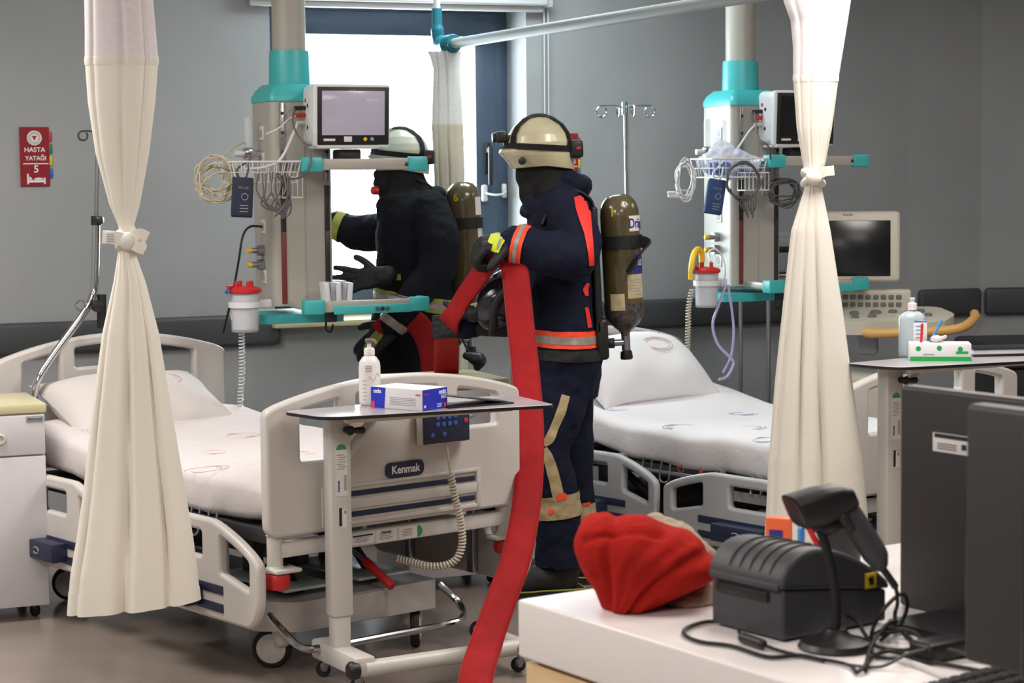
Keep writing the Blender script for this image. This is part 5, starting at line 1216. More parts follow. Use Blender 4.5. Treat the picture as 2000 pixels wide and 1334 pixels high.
def helmet(t, c, s, yaw, mt, pitch=0.0):
    R_ = Matrix.Translation(c) @ Matrix.Rotation(yaw, 4, 'Z') @ Matrix.Rotation(pitch, 4, 'Y') @ Matrix.Scale(s, 4)     # local: looks along -x
    rows = [(.0, -.104, .127, .098), (.022, -.118, .128, .108), (.045, -.137, .128, .117), (.062, -.150, .127, .121), (.070, -.147, .127, .122), (.078, -.133, .126, .122), (.09, -.122, .124, .122), (.119, -.112, .114, .112), (.150, -.092, .094, .092), (.177, -.06, .06, .06), (.190, -.03, .03, .032), (.195, -.004, .004, .004)]
    tab = rows; zs = sorted(set([r[0] for r in rows] + [i * .195 / 44 for i in range(45)])); N = 56
    def ring(z, k_=1.0, dz=0.0):
        a, b, y = interp(tab, z); cx_ = (a + b) / 2; rx = (b - a) / 2; out = []
        for j in range(N):
            th = 2 * PI * j / N; ct = math.cos(th)
            lift = -.018 * max(0, ct) * max(0, 1 - z / .09) + .004 * abs(math.sin(th)) * max(0, 1 - z / .06)
            ridge = 1 + .02 * math.exp(-(math.sin(th) / .12) ** 2) * min(1, z / .1)
            out.append(Vector((cx_ + rx * ct * k_ * (ridge if z > .09 else 1), y * math.sin(th) * k_, z + lift + dz)))
        return out
    k = MB(); k.loft([ring(z) for z in zs] + [ring(z, .95, -.006) for z in zs[::-1]][:-6], cap=False, T=R_); k.loft([ring(0), ring(0, .95, -.002)], cap=False, T=R_)
    me = k.data('helmet', 60); out_ = MB(); out_.loft([ring(z) for z in zs], cap=False, T=R_); shell_ = out_.data('shell', 60)
    h = link('helmet', me, mt, t)
    inv = R_
    def pl(co, no): return (R_ @ Vector(co), (R_.to_3x3() @ Vector(no)).normalized())
    anyf = lambda c_: True
    def strap(nm, planes, m_, off=.004): o = link(nm, band(shell_, anyf, [pl(*q) for q in planes], off), m_, h); return o
    strap('goggle_strap', [((0, 0, .082), (.10, 0, 1)), ((0, 0, .060), (-.10, 0, -1))], 'hood_black', .005)
    strap('lamp_strap', [((0, .013, .1), (.0, 1, .0)), ((0, -.013, .1), (0, -1, 0)), ((0, 0, .105), (0, 0, -1))], 'hood_black', .0055) if False else None
    strap('lamp_strap', [((0, -.020, .19), (0, 1, -.33)), ((0, -.046, .19), (0, -1, .33)), ((0, 0, .072), (0, 0, -1))], 'hood_black', .0055)
    for sgn in (-1, 1):
        k = MB(); k.lathe([(.014, 0), (.014, .006), (.010, .008), (0, .009)], (-.078, sgn * .098, .026), (-.3, sgn, -.05), 16, T=R_); k.build('visor_bolt', 'black_plastic', h)
    k = MB(); k.rbox((-.140, -.012, .118), (.046, .05, .042), .010, 3, T=R_); k.cyl((-.160, -.012, .118), (-.172, -.012, .118), .018, n=16, T=R_); k.rbox((-.118, -.012, .105), (.03, .03, .04), .006, T=R_); lm = k.build('head_lamp', 'black_plastic', h)
    k = MB(); k.cyl((-.172, -.012, .118), (-.174, -.012, .118), .014, n=16, T=R_); k.build('lens', 'clear_plastic', lm)
    k = MB(); k.rbox((.130, -.035, .058), (.05, .085, .066), .012, 3, T=R_); bx = k.build('battery_box', 'black_plastic', h)
    k = MB(); k.rbox((.136, -.079, .060), (.018, .003, .010), .002, T=R_); k.build('mark', 'red_plastic', bx)
    bt = tree_of(me)
    return h, R_, me, bt
def arc_patch(k, A, r, a0, a1, h0, h1, n=10):           # A: matrix with z along the tank axis; angle 0 faces the camera
    v = []; 
    for i in range(n + 1):
        a = a0 + (a1 - a0) * i / n
        for h_ in (h0, h1): v.append(A @ Vector((r * math.sin(a), -r * math.cos(a), h_)))
    k.add(v, [(2 * i, 2 * i + 2, 2 * i + 3, 2 * i + 1) for i in range(n)])
def bend_text(s, size, A, r, a0, h_, width=None, bold=0.0):
    me = text(s, size, Matrix.Identity(4), .0006, width=width, bold=bold)
    for q in me.vertices:
        a = a0 + q.co.x / r; rr = r + q.co.z; q.co = A @ Vector((rr * math.sin(a), -rr * math.cos(a), h_ + q.co.y))
    return me
def air_tank(label, top, bot, r, number, full, pl_x):
    axis = (top - bot).normalized(); L_ = (top - bot).length
    A = mx(bot, Vector((1, 0, 0)) - axis * axis.x, axis.cross(Vector((1, 0, 0)) - axis * axis.x)); A = A if abs(A[2][2] - axis.z) < .2 else mx(bot, (1, 0, 0), (0, 1, 0), (0, 0, 1))
    t = thing('air_cylinder', label, 'air tank', bot, 0, None)
    prof = [(.016, -.035), (.018, -.02), (.03, -.005), (r * .75, .02), (r * .95, .045), (r, .075), (r, L_ - .09), (r * .97, L_ - .06), (r * .85, L_ - .03), (r * .6, L_ - .008), (r * .3, L_), (.0, L_ + .001)]
    k = MB(); k.lathe(prof, n=40, T=A); tk = k.build('tank', 'tank_olive', t)
    R2 = r + .0012
    k = MB(); v = prof[2:6]; k.lathe([(q + .0012, h_) for q, h_ in v] + [(r + .0012, .10), (r - .001, .101)], n=40, T=A); k.build('worn_foot', 'tank_black', tk)
    k = MB(); k.cyl((0, 0, -.03), (0, 0, -.085), .017, n=16, T=A); k.cyl((0, 0, -.055), (-.05, -.01, -.055), .013, n=14, T=A); va = k.build('valve', 'steel', t)
    k = MB(); k.lathe([(.016, -.085), (.022, -.09), (.025, -.115), (.022, -.122), (0, -.122)], n=12, T=A); k.lathe([(.02, 0), (.02, .02), (.016, .024), (0, .024)], (-.045, -.01, -.055), (-1, 0, 0), 14, T=A); k.build('hand_wheel', 'black_plastic', va)
    num = bend_text(number, .045, A, R2, -.42, L_ - .07, bold=.0012); link('numeral', num, 'logo_yellow', tk)
    if full:
        k = MB(); arc_patch(k, A, R2, .42, 1.5, L_ - .145, L_ - .085); k.build('label', 'label_white', tk)
        link('lettering', bend_text('Dräger', .052, A, R2 + .001, 1.10, L_ - .116, width=.11, bold=.0008), 'text_navy', tk)
        k = MB(); arc_patch(k, A, R2, .55, 1.5, L_ - .31, L_ - .235); k.build('label', 'text_navy', tk)
        link('lettering', bend_text('PSS', .032, A, R2 + .001, .92, L_ - .268, bold=.0006), 'text_white', tk)
        k = MB(); arc_patch(k, A, R2, .18, 1.25, L_ - .405, L_ - .312); lb = k.build('label', 'tank_label', tk)
        k = MB()
        for i in range(6): arc_patch(k, A, R2 + .0006, .28, 1.0, L_ - .335 - i * .011, L_ - .332 - i * .011)
        k.build('print_line', 'label_grey', lb)['kind'] = 'stuff'
        k = MB(); arc_patch(k, A, R2 + .002, -.75, -.0, .075, .14); k.build('label', 'tank_label', tk)
    else:
        k = MB(); arc_patch(k, A, R2, .75, 1.4, L_ - .15, L_ - .07); arc_patch(k, A, R2, .85, 1.4, L_ - .25, L_ - .2); k.build('label', 'label_white', tk)
    k = MB()
    for z in ((L_ - .185),): k.loft([[A @ Vector(((r + o_) * math.sin(a), -(r + o_) * math.cos(a), z + h_)) for a in [i * PI / 16 for i in range(32)]] for o_, h_ in ((.001, -.024), (.007, -.024), (.007, .024), (.001, .024))], closed=True)
    k.rbox((-r - .015, 0, L_ - .185), (.03, .10, .036), .004, T=A); st = k.build('strap', 'black_rubber', t)
    if full:
        k = MB(); k.sweep(catmull([A @ Vector((r * .9, -r * .5, L_ - .185)), A @ Vector((r * 1.25, -r * .9, L_ - .20)), A @ Vector((r * .75, -r * 1.15, L_ - .245)), A @ Vector((r * .2, -r * 1.12, L_ - .30))]), [(-.023, -.004), (.023, -.004), (.023, .004), (-.023, .004)], (.5, -.3, .6)); k.build('strap_end', 'black_rubber', st)
    # moulded back plate and harness
    k = MB(); k.rbox((-r - .028, 0, L_ * .45), (.03, .24, L_ * .95), .012, 3, T=A); k.rbox((-r - .02, -.02, -.03), (.05, .2, .16), .015, 3, T=A); pl_ = k.build('back_plate', 'black_plastic', t)
    k = MB(); k.tube(catmull([A @ Vector(p) for p in ((-r - .03, -.06, L_ * .5), (-r - .045, -.09, L_ * .8), (-r - .06, -.10, L_ * .97), (-r - .12, -.09, L_ * 1.03))]), .006, 6); k.build('pressure_hose', 'black_rubber', t)
    return t
# ---------------- the firefighter in front, holding the hose
YC = 8.0
q = lambda x, y, d=0.0: P(x, y, YC + d)
def body_mesh(torso, limbs, lumps, q, fold=.02):
    k = MB(); rings = []
    for py, xl, xr, hd in torso:
        a, b = q(xl, py), q(xr, py); c = (a + b) / 2; rx = (b - a).length / 2
        rings.append([Vector((c.x + rx * math.copysign(abs(math.cos(th)) ** .85, math.cos(th)), c.y + hd * math.copysign(abs(math.sin(th)) ** .85, math.sin(th)), c.z)) for th in [2 * PI * i / 28 for i in range(28)]])
    k.loft(rings)
    for L in limbs: k.limb([(q(*p[:3]), p[3]) for p in L], 16, 5)
    for c, r in lumps: k.ell(q(*c), r, 18, 12)
    return fuse(k, .0095, 4, fold, .11, fold * .5, .04)
torso = [(775, 1030, 1168, .17), (740, 1026, 1174, .20), (697, 1036, 1178, .215), (665, 1042, 1172, .212), (640, 1044, 1168, .208), (600, 1042, 1164, .205), (540, 1036, 1162, .21), (480, 1034, 1165, .22), (430, 1032, 1164, .222), (402, 1040, 1156, .20), (378, 1050, 1142, .15), (352, 1052, 1126, .09)]
larm = [(1100, 412, -.15, .088), (1128, 455, -.25, .09), (1122, 500, -.31, .088), (1075, 495, -.33, .084), (1010, 479, -.30, .074)]
rarm = [(1088, 415, .16, .085), (1050, 500, .19, .085), (1004, 572, .12, .08), (955, 616, .0, .064), (912, 638, -.06, .052)]
lleg = [(1106, 735, -.10, .108), (1088, 805, -.11, .105), (1067, 872, -.12, .098), (1078, 930, -.12, .09), (1090, 1010, -.11, .090), (1092, 1070, -.10, .092), (1092, 1125, -.10, .094)]
rleg = [(1112, 735, .10, .108), (1110, 810, .11, .1), (1115, 885, .12, .093), (1118, 960, .13, .086), (1122, 1050, .14, .086), (1122, 1105, .14, .088)]
neck = [(1096, 392, 0, .09), (1076, 362, 0, .085), (1062, 325, 0, .085)]
lumps = [((1057, 308, 0), (.096, .080, .125)), ((1022, 345, 0), (.035, .04, .045)), ((1014, 322, 0), (.022, .016, .022)), ((1032, 375, 0), (.04, .06, .05)), ((1131, 362, 0), (.052, .125, .048)), ((1112, 350, -.02), (.055, .10, .035)), ((1050, 404, -.03), (.06, .10, .035)), ((1036, 415, -.06), (.030, .05, .020)), ((1032, 412, .05), (.035, .07, .025))]
me = body_mesh(torso, [larm, rarm, lleg, rleg, neck], lumps, q, .022)
hem_z = q(1092, 1104, -.10).z
for v in me.vertices: v.co.z = max(v.co.z, hem_z + .004 * math.sin(v.co.x * 60))
headc = q(1055, 335)
paint(me, [(1, lambda c: (c - q(1050, 335)).length < .17 and pix(c)[0] < 1098 and pix(c)[1] < 388 - (pix(c)[0] - 1030) * .45)])
# a strip of face under the helmet's brim
ff = thing('person', 'firefighter in a navy coat with orange bands and cream helmet, holding a red hose', 'person', Vector((q(1090, 1100).x, YC, 0)), 0)
hx = q(1057, 308)
fme = band(me, lambda c: (c - (hx + Vector((-.08, 0, .02)))).length < .085 and c.x < hx.x - .02, [(hx + Vector((0, 0, .045)), Vector((0, 0, 1))), (hx + Vector((0, 0, -.005)), Vector((0, 0, -1))), (hx + Vector((-.045, 0, 0)), Vector((1, 0, 0)))], .002)
Bt = tree_of(me)
st = lambda path, off=.004, cross=5: strip(me, path, off, cross, Bt)
tapes = []
# sleeve band
a, b = q(1075, 494, -.33), q(1010, 478, -.30); ax = (b - a).normalized()
near_arm = lambda c: seg_dist(c, a, b) < .13
f0, f1 = q(1029, 483, -.31), q(1006, 478, -.30)
tapes.append(('sleeve_band', band(me, near_arm, [(f0, -ax), (f1, ax)], .005), 'hi_vis_orange', [('silver_stripe', band(me, near_arm, [(q(1021, 481, -.31), -ax), (q(1013, 480, -.30), ax)], .007), 'silver_tape')]))
up_ = Vector((0, 0, 1))
tor = lambda c: pix(c)[0] > 1024 and abs(c.y - YC) < .25
tl = Vector((.03, 0, 1)).normalized()
wb = band(me, tor, [(q(1100, 640), tl), (q(1100, 673), -tl)], .005); ws = band(me, tor, [(q(1100, 650), tl), (q(1100, 665), -tl)], .007)
tapes.append(('waist_band', wb, 'hi_vis_orange', [('silver_stripe', ws, 'silver_tape')]))
tapes.append(('belt', band(me, tor, [(q(1100, 677), tl), (q(1100, 697), -tl)], .006), 'black_rubber', []))
tapes.append(('back_panel', st([(1131, 384, 11), (1138, 410, 13), (1146, 445, 9), (1152, 485, 6), (1154, 518, 5)], .005, 9), 'hi_vis_red', []))
tapes.append(('back_panel', st([(1147, 553, 3), (1142, 566, 5), (1145, 578, 3)], .005, 7), 'hi_vis_red', []))
tapes.append(('side_panel', st([(1144, 600, 3), (1148, 620, 4), (1151, 640, 4)]), 'hi_vis_red', []))
tapes.append(('leg_tape', st([(1105, 772, 8), (1097, 800, 9), (1085, 830, 8), (1074, 856, 9), (1062, 868, 6)]), 'tan_tape', []))
tapes.append(('leg_tape', st([(1062, 876, 7), (1071, 895, 10), (1080, 925, 11), (1091, 972, 11)]), 'tan_tape', []))
for L, y0, y1, tlt in ((lleg, 962, 1008, -.12), (rleg, 980, 1022, -.02)):
    nn_ = Vector((tlt, 0, 1)).normalized(); dd = L[4][2]; cx_ = L[4][0]
    lg = lambda c, L=L: min(seg_dist(c, q(*L[3][:3]), q(*L[4][:3])), seg_dist(c, q(*L[4][:3]), q(*L[5][:3]))) < .115 and ((c.y - YC) < .01 if L is lleg else (c.y - YC) > .01)
    tapes.append(('leg_band', band(me, lg, [(q(cx_, y0, dd), nn_), (q(cx_, y1, dd), -nn_)], .005), 'tan_tape', []))
for pth in ([(1087, 972, 6), (1105, 968, 6)], [(1072, 1000, 4), (1082, 998, 4)], [(1136, 985, 3), (1150, 983, 3)], [(1136, 1014, 4), (1152, 1012, 4)]):
    pp = [pth[0], ((pth[0][0] + pth[1][0]) / 2, (pth[0][1] + pth[1][1]) / 2, pth[0][2]), pth[1]]
    tapes.append(('orange_patch', st(pp, .008), 'hi_vis_orange', []))
link('body', me, ['nav_jacket', 'hood_black'], ff)
link('face', fme, 'skin', ff)
for sgn in (-1, 1):
    k = MB(); k.ell(hx + Vector((-.083, sgn * .03, .018)), (.012, .013, .012)); ey = k.build('eye', 'eye_white', ff)
    k = MB(); k.ell(hx + Vector((-.093, sgn * .03, .018)), (.004, .006, .006)); k.build('iris', 'iris_brown', ey)
for nm, me_, mt, subs in tapes:
    o = link(nm, me_, mt, ff)
    for n2, m2, t2 in subs: link(n2, m2, t2, o)
hm, HR, hme, hbt = helmet(ff, q(1055, 326), 1.05, 0.12, 'helmet_cream', pitch=math.radians(-3))
def boot(t, heel, toe, zt, r, line):
    k = MB(); h = Vector((heel.x, heel.y, 0)); e = Vector((toe.x, toe.y, 0)); d = (e - h).normalized()
    k.limb([(h + Vector((0, 0, zt)), r), (h + Vector((0, 0, .13)), r * .93), (h + d * .01 + Vector((0, 0, .07)), r * .86)], 14)
    k.limb([(h + Vector((0, 0, .065)), .062), (h + d * .1 + Vector((0, 0, .07)), .058), (e - d * .07 + Vector((0, 0, .055)), .054), (e + Vector((0, 0, .045)), .044)], 14)
    m_ = fuse(k, .009, 4)
    for v in m_.vertices: v.co.z = max(v.co.z, .004)
    o = link('boot', m_, 'black_rubber', t)
    k = MB(); n_ = Vector((-d.y, d.x, 0)); pl_ = [h - d * .06 + n_ * .05, h - d * .07, h - d * .06 - n_ * .05, h + d * .1 - n_ * .052, e - d * .06 - n_ * .058, e + d * .03 - n_ * .04, e + d * .045, e + d * .03 + n_ * .04, e - d * .06 + n_ * .058, h + d * .1 + n_ * .052]
    pl_ = catmull([p + Vector((0, 0, .0)) for p in pl_], 4, True)
    k.loft([[p for p in pl_], [p + Vector((0, 0, .028)) for p in pl_]]); k.build('sole', 'black_rubber', o)
    if line: k = MB(); c_ = sum(pl_, Vector()) / len(pl_); k.tube([c_ + (p - c_) * 1.015 + Vector((0, 0, .03)) for p in pl_], .0035, 6, closed=True); k.build('yellow_welt', 'dull_yellow', o)
lz = q(1092, 1095, -.10).z
boot(ff, q(1100, 1100, -.10), Vector((q(1100, 1100).x - .21, YC - .15, 0)), .26, .075, 2)
boot(ff, q(1126, 1090, .14), Vector((q(1126, 1090).x - .20, YC + .16, 0)), .26, .072, 2)
# gloves: left hand over the hose, right hand closed round its lower limb
g1 = glove_mesh(q(1002, 472, -.30), (-1, -.12, -.10), (.1, -.45, 1), 1.0, thumb=-1, s=1.2, cuff=.05)
gb_ = tree_of(g1)
y1 = strip(g1, [(1000, 446, 6), (986, 456, 8), (975, 472, 9), (966, 492, 8)], .003, 5, gb_); y2 = strip(g1, [(974, 446, 5), (965, 460, 6), (957, 476, 5)], .003, 5, gb_); y3 = strip(g1, [(992, 452, 3), (980, 466, 3), (971, 488, 3)], .005, 4, gb_)
gl_ = link('glove', g1, 'glove_black', ff); link('knuckle_guard', y1, 'hi_vis_yellow', gl_); link('knuckle_guard', y2, 'hi_vis_yellow', gl_); link('silver_stripe', y3, 'silver_tape', gl_)
g2 = glove_mesh(q(912, 638, -.06), (-1, .05, .0), (-.05, -1, .15), .8, thumb=1, s=.98, cuff=.15); link('glove', g2, 'glove_black', ff)
# breathing set on the back
air_tank('olive air cylinder marked 1 on the back of the standing firefighter', q(1208, 379, -.02), q(1221, 641, -.02), .0765, '1', True, None)
k = MB(); k.sweep(catmull([q(1162, 415, -.10), q(1150, 388, -.12), q(1118, 374, -.14), q(1080, 395, -.17), q(1058, 440, -.20)]), [(-.018, -.004), (.018, -.004), (.018, .004), (-.018, .004)], (0, -1, .3))
tag(k.build('harness_strap', 'black_rubber'), 'black shoulder strap over the coat of the firefighter with cylinder 1', 'strap')
# breathing mask hooked over the right forearm
mc = q(978, 588, -.16)
t = thing('breathing_mask', 'black breathing mask with a glossy visor held beside the red hose', 'mask', mc)
R_ = Matrix.Translation(mc) @ Matrix.Rotation(.5, 4, 'Y') @ Matrix.Rotation(-.35, 4, 'Z')
k = MB(); k.ell((-.01, 0, .0), (.085, .09, .125), 24, 16, T=R_); me_ = fuse(k, .008, 2, .006, .05); link('visor', me_, 'screen_glow', t)
k = MB(); k.tube(catmull([R_ @ Vector((.03 + .012 * math.cos(3 * a), .090 * math.cos(a), .122 * math.sin(a))) for a in [i * PI / 8 for i in range(16)]], 3, True), .016, 10, closed=True); k.build('rubber_seal', 'black_rubber', t)
k = MB(); k.lathe([(.03, 0), (.036, .02), (.034, .045), (.026, .05), (0, .05)], (-.045, -.02, -.075), (-.8, -.3, -.5), 20, T=R_); k.build('filter_port', 'black_plastic', t)
for dz in (.09, .0, -.07):
    k = MB(); k.sweep(catmull([R_ @ Vector((.03, -.06, dz)), R_ @ Vector((.075, -.07, dz * 1.1 + .01)), R_ @ Vector((.10, .0, dz * .7)), R_ @ Vector((.06, .07, dz))]), [(-.009, -.002), (.009, -.002), (.009, .002), (-.009, .002)], (0, 0, 1)); k.build('head_strap', 'black_rubber', t)
k = MB(); k.rbox((-.06, -.05, -.055), (.012, .03, .02), .004, T=R_); k.build('buckle', 'dull_yellow', t)
k = MB(); k.cyl(q(957, 520, -.14), q(950, 512, -.18), .014, n=14); k.build('chrome_valve', 'chrome', t)
# ---------------- the firefighter behind the pendant, reaching to the window
YC1 = 9.2
q1 = lambda x, y, d=0.0: P(x, y, YC1 + d)
torso = [(735, 728, 872, .17), (700, 722, 880, .20), (650, 718, 886, .205), (612, 728, 890, .205), (575, 732, 890, .205), (520, 735, 886, .21), (460, 734, 884, .22), (415, 738, 878, .215), (392, 745, 862, .18), (368, 756, 842, .11), (350, 762, 830, .09)]
larm1 = [(838, 412, -.16, .092), (858, 470, -.24, .092), (852, 526, -.27, .082), (808, 580, -.31, .072), (768, 634, -.32, .062)]
rarm1 = [(800, 412, .16, .09), (760, 448, .26, .09), (730, 455, .31, .092), (695, 452, .34, .083), (660, 440, .36, .066)]
ll = [(800, 715, -.10, .11), (790, 800, -.12, .105), (782, 880, -.12, .095), (795, 980, -.10, .088), (798, 1010, -.10, .088)]
rl = [(808, 715, .10, .11), (800, 800, .11, .1), (795, 880, .12, .092), (815, 970, .14, .085), (818, 995, .14, .085)]
nk = [(805, 385, 0, .095), (795, 360, 0, .09), (786, 330, 0, .085)]
lp = [((784, 320, 0), (.10, .08, .125)), ((748, 362, 0), (.04, .045, .05)), ((740, 340, 0), (.022, .018, .025)), ((760, 385, 0), (.05, .07, .04)), ((852, 378, 0), (.05, .12, .04)), ((745, 410, -.08), (.03, .04, .06))]
me = body_mesh(torso, [larm1, rarm1, ll, rl, nk], lp, q1, .02)
paint(me, [(1, lambda c: (c - q1(780, 345)).length < .17 and pix(c)[1] < 388)])
Bt = tree_of(me)
f1_ = thing('person', 'firefighter in black coat with dull yellow waist band, reaching past the pendant to the window', 'person', Vector((q1(800, 900).x, YC1, 0)), 0)
hx = q1(784, 320)
fme = band(me, lambda c: (c - (hx + Vector((-.085, 0, .02)))).length < .085 and c.x < hx.x - .02, [(hx + Vector((0, 0, .045)), Vector((0, 0, 1))), (hx + Vector((0, 0, -.005)), Vector((0, 0, -1))), (hx + Vector((-.045, 0, 0)), Vector((1, 0, 0)))], .002)
tl = Vector((.18, 0, 1)).normalized()
tor = lambda c: abs(c.y - YC1) < .235 and seg_dist(c, q1(*larm1[2][:3]), q1(*larm1[3][:3])) > .092 and seg_dist(c, q1(*larm1[3][:3]), q1(*larm1[4][:3])) > .085
wb = band(me, tor, [(q1(850, 578), tl), (q1(850, 606), -tl)], .005); ws = band(me, tor, [(q1(850, 587), tl), (q1(850, 598), -tl)], .007)
a, b = q1(*larm1[3][:3]), q1(*larm1[4][:3]); ax = (b - a).normalized()
sb = band(me, lambda c: seg_dist(c, a, b) < .11, [(q1(776, 626, -.32), -ax), (q1(764, 638, -.32), ax)], .005)
a2, b2 = q1(*rarm1[3][:3]), q1(*rarm1[4][:3]); ax2 = (b2 - a2).normalized()
sb2 = band(me, lambda c: seg_dist(c, a2, b2) < .12, [(q1(672, 444, .36), -ax2), (q1(655, 439, .36), ax2)], .005)
cp = strip(me, [(757, 541, 6), (770, 542, 6), (784, 541, 6)], .005, 4, Bt); fl = strip(me, [(729, 405, 4), (731, 450, 4), (735, 520, 4), (738, 580, 4)], .008, 4, Bt)
link('body', me, ['black_jacket', 'hood_black'], f1_); link('face', fme, 'skin', f1_)
for sgn in (-1, 1):
    k = MB(); k.ell(hx + Vector((-.087, sgn * .03, .018)), (.012, .013, .012)); ey = k.build('eye', 'eye_white', f1_)
    k = MB(); k.ell(hx + Vector((-.097, sgn * .03, .018)), (.004, .006, .006)); k.build('iris', 'iris_brown', ey)
o = link('waist_band', wb, 'dull_yellow', f1_); link('silver_stripe', ws, 'silver_tape', o)
link('sleeve_band', sb, 'silver_tape', f1_); link('sleeve_band', sb2, 'dull_yellow', f1_); link('chest_patch', cp, 'dull_yellow', f1_)
helmet(f1_, q1(783, 333), 1.0, -.05, 'helmet_white')
boot(f1_, Vector((q1(800, 1000).x, YC1 - .10, 0)), Vector((q1(800, 1000).x - .2, YC1 - .14, 0)), .28, .075, 1)
boot(f1_, Vector((q1(818, 990).x, YC1 + .14, 0)), Vector((q1(818, 990).x - .2, YC1 + .16, 0)), .28, .072, 1)
g = glove_mesh(q1(762, 640, -.32), (-.72, -.05, -.62), (-.3, -.9, .35), .42, thumb=1, s=1.15, cuff=.05); gt = tree_of(g); ys = strip(g, [(742, 650, 9), (728, 668, 10), (716, 684, 8)], .003, 5, gt)
o = link('glove', g, 'glove_black', f1_); link('knuckle_guard', ys, 'dull_yellow', o)
g = glove_mesh(q1(652, 437, .36), (-1, .05, .1), (.1, -.5, .8), .18, thumb=-1, s=1.05, cuff=.05); o = link('glove', g, 'glove_black', f1_)
k = MB(); k.lathe([(.019, 0), (.02, .02), (.016, .03), (0, .031)], q1(738, 372, -.05), (-1, -.4, 0), 16); k.build('red_badge', 'red_plastic', f1_)
air_tank('olive air cylinder marked 6 on the back of the firefighter by the window', q1(903, 355, 0), q1(918, 640, 0), .077, '6', False, None)
g = glove_mesh(q1(742, 540, -.26), (-1, -.1, -.12), (.1, -1, .1), .16, thumb=1, s=1.05, spread=.34, tcurl=.7, cuff=.03)
tag(link('glove', g, 'glove_black'), 'spare black glove with spread fingers clipped at the reaching firefighter\'s chest', 'glove')
# demand valve dangling on its hose
t = thing('demand_valve', 'black demand valve dangling on a thin hose below the reaching firefighter', 'valve', P(930, 722, 8.9))
k = MB(); k.tube(catmull([P(893, 640, 8.95), P(902, 660, 8.93), P(915, 685, 8.91), P(922, 698, 8.9)]), .006, 8); k.build('hose', 'black_rubber', t)
k = MB(); k.limb([(P(926, 700, 8.9), .028), (P(936, 704, 8.9), .034), (P(932, 719, 8.9), .016)]); k.limb([(P(926, 696, 8.9), .02), (P(911, 695, 8.9), .018)]); link('valve_body', fuse(k, .006, 2), 'black_plastic', t)
k = MB(); k.tube(catmull([P(795, 690, 8.85), P(788, 705, 8.85), P(792, 722, 8.85)]), .004, 6); k.build('cord', 'black_rubber', t) if False else None
# ---------------- the red hose
pth = [P(925, 1420, 5.75), P(928, 1335, 5.9), P(952, 1250, 6.2), P(982, 1165, 6.5), P(1008, 1090, 6.75), P(1026, 1000, 7.0), P(1034, 910, 7.15), P(1034, 820, 7.28), P(1026, 720, 7.42), P(1015, 620, 7.55), P(1007, 540, 7.62), P(1000, 513, 7.68), P(980, 500, 7.72), P(957, 512, 7.74), P(928, 550, 7.8), P(900, 590, 7.86), P(880, 628, 7.9), P(873, 665, 8.1), P(872, 720, 8.3), P(872, 800, 8.45), P(866, 880, 8.55), P(858, 920, 8.6), P(850, 880, 8.68), P(848, 780, 8.75), P(842, 690, 8.82), P(822, 640, 8.86), P(795, 622, 8.86), P(770, 620, 8.88), P(758, 634, 8.86), P(742, 652, 8.86)]
gz = .02
lo = Vector((pth[0].x, pth[0].y, gz)); pth = [lo + Vector((-.55, -.25, 0)), lo + Vector((-.25, -.12, 0)), lo] + pth[1:]
t = thing('fire_hose', 'long red flat fire hose hanging from the standing firefighter\'s glove to the floor', 'hose', lo)
w2 = .049; prof = [(-w2, 0), (-w2 * .96, .006), (-w2 * .6, .0085), (0, .009), (w2 * .6, .0085), (w2 * .96, .006), (w2, 0), (w2 * .96, -.006), (w2 * .6, -.0085), (0, -.009), (-w2 * .6, -.0085), (-w2 * .96, -.006)]
ps = catmull(pth, 8); N = len(ps)
def wdir(f): return Vector((1, .0, .35)) if f > .40 else Vector((1, 0, 0))
wd = []
for i, p in enumerate(ps):
    tg = (ps[min(i + 1, N - 1)] - ps[max(i - 1, 0)]).normalized(); v = tg.cross(Vector((0, -1, 0)))
    if v.length < .2: v = Vector((1, 0, 0))
    v.normalize()
    if wd and v.dot(wd[-1]) < 0: v = -v
    if i < 24: v = Vector((-.4, .9, 0)) if i < 8 else v
    if 112 < i < 152: v = (v + Vector((0, 1.25, 0))).normalized()
    if wd and v.dot(wd[-1]) < 0: v = -v
    wd.append(v)
for _ in range(6): wd = [(wd[max(i - 1, 0)] + wd[i] * 2 + wd[min(i + 1, N - 1)]).normalized() for i in range(N)]
k = MB(); k.sweep(ps, prof, lambda f: wd[min(N - 1, int(round(f * (N - 1))))]); k.build('jacket', 'hose_red', t, ang=70)
for sgn in (-1, 1):
    k = MB(); k.tube([p + wd[i] * (w2 * .97 * sgn) for i, p in enumerate(ps)], .0035, 5); k.build('edge_seam', 'hose_seam', t)
# ------------------------------------------------------------------ nurses' counter in the foreground
ZD = .90
cn = G(1010, 1170, ZD); DA = math.atan2((G(1700, 1083, ZD) - cn).y, (G(1700, 1083, ZD) - cn).x)
ev_ = (G(1560, 1313, ZD) - cn); DV = math.atan2(ev_.y, ev_.x)
DA = (DA + DV + PI / 2) / 2
WD = Matrix.Translation(cn) @ Matrix.Rotation(DA, 4, 'Z')
t = thing('counter', 'white-topped nurses counter with an oak front in the foreground', 'counter', (cn.x, cn.y, 0), DA)
k = MB(); k.rbox((1.05, -.85, ZD - .052), (2.1, 1.7, .104), .006, 3); k.build('worktop', 'desk_white', t, world=False)
k = MB(); k.box((1.05, -.85, ZD - .108), (2.05, 1.65, .012)); k.build('shadow_gap', 'edge_black', t, world=False)
k = MB(); k.rbox((1.05, -.85, (ZD - .112) / 2), (2.08, 1.68, ZD - .112), .004); k.build('oak_body', 'oak', t, world=False)
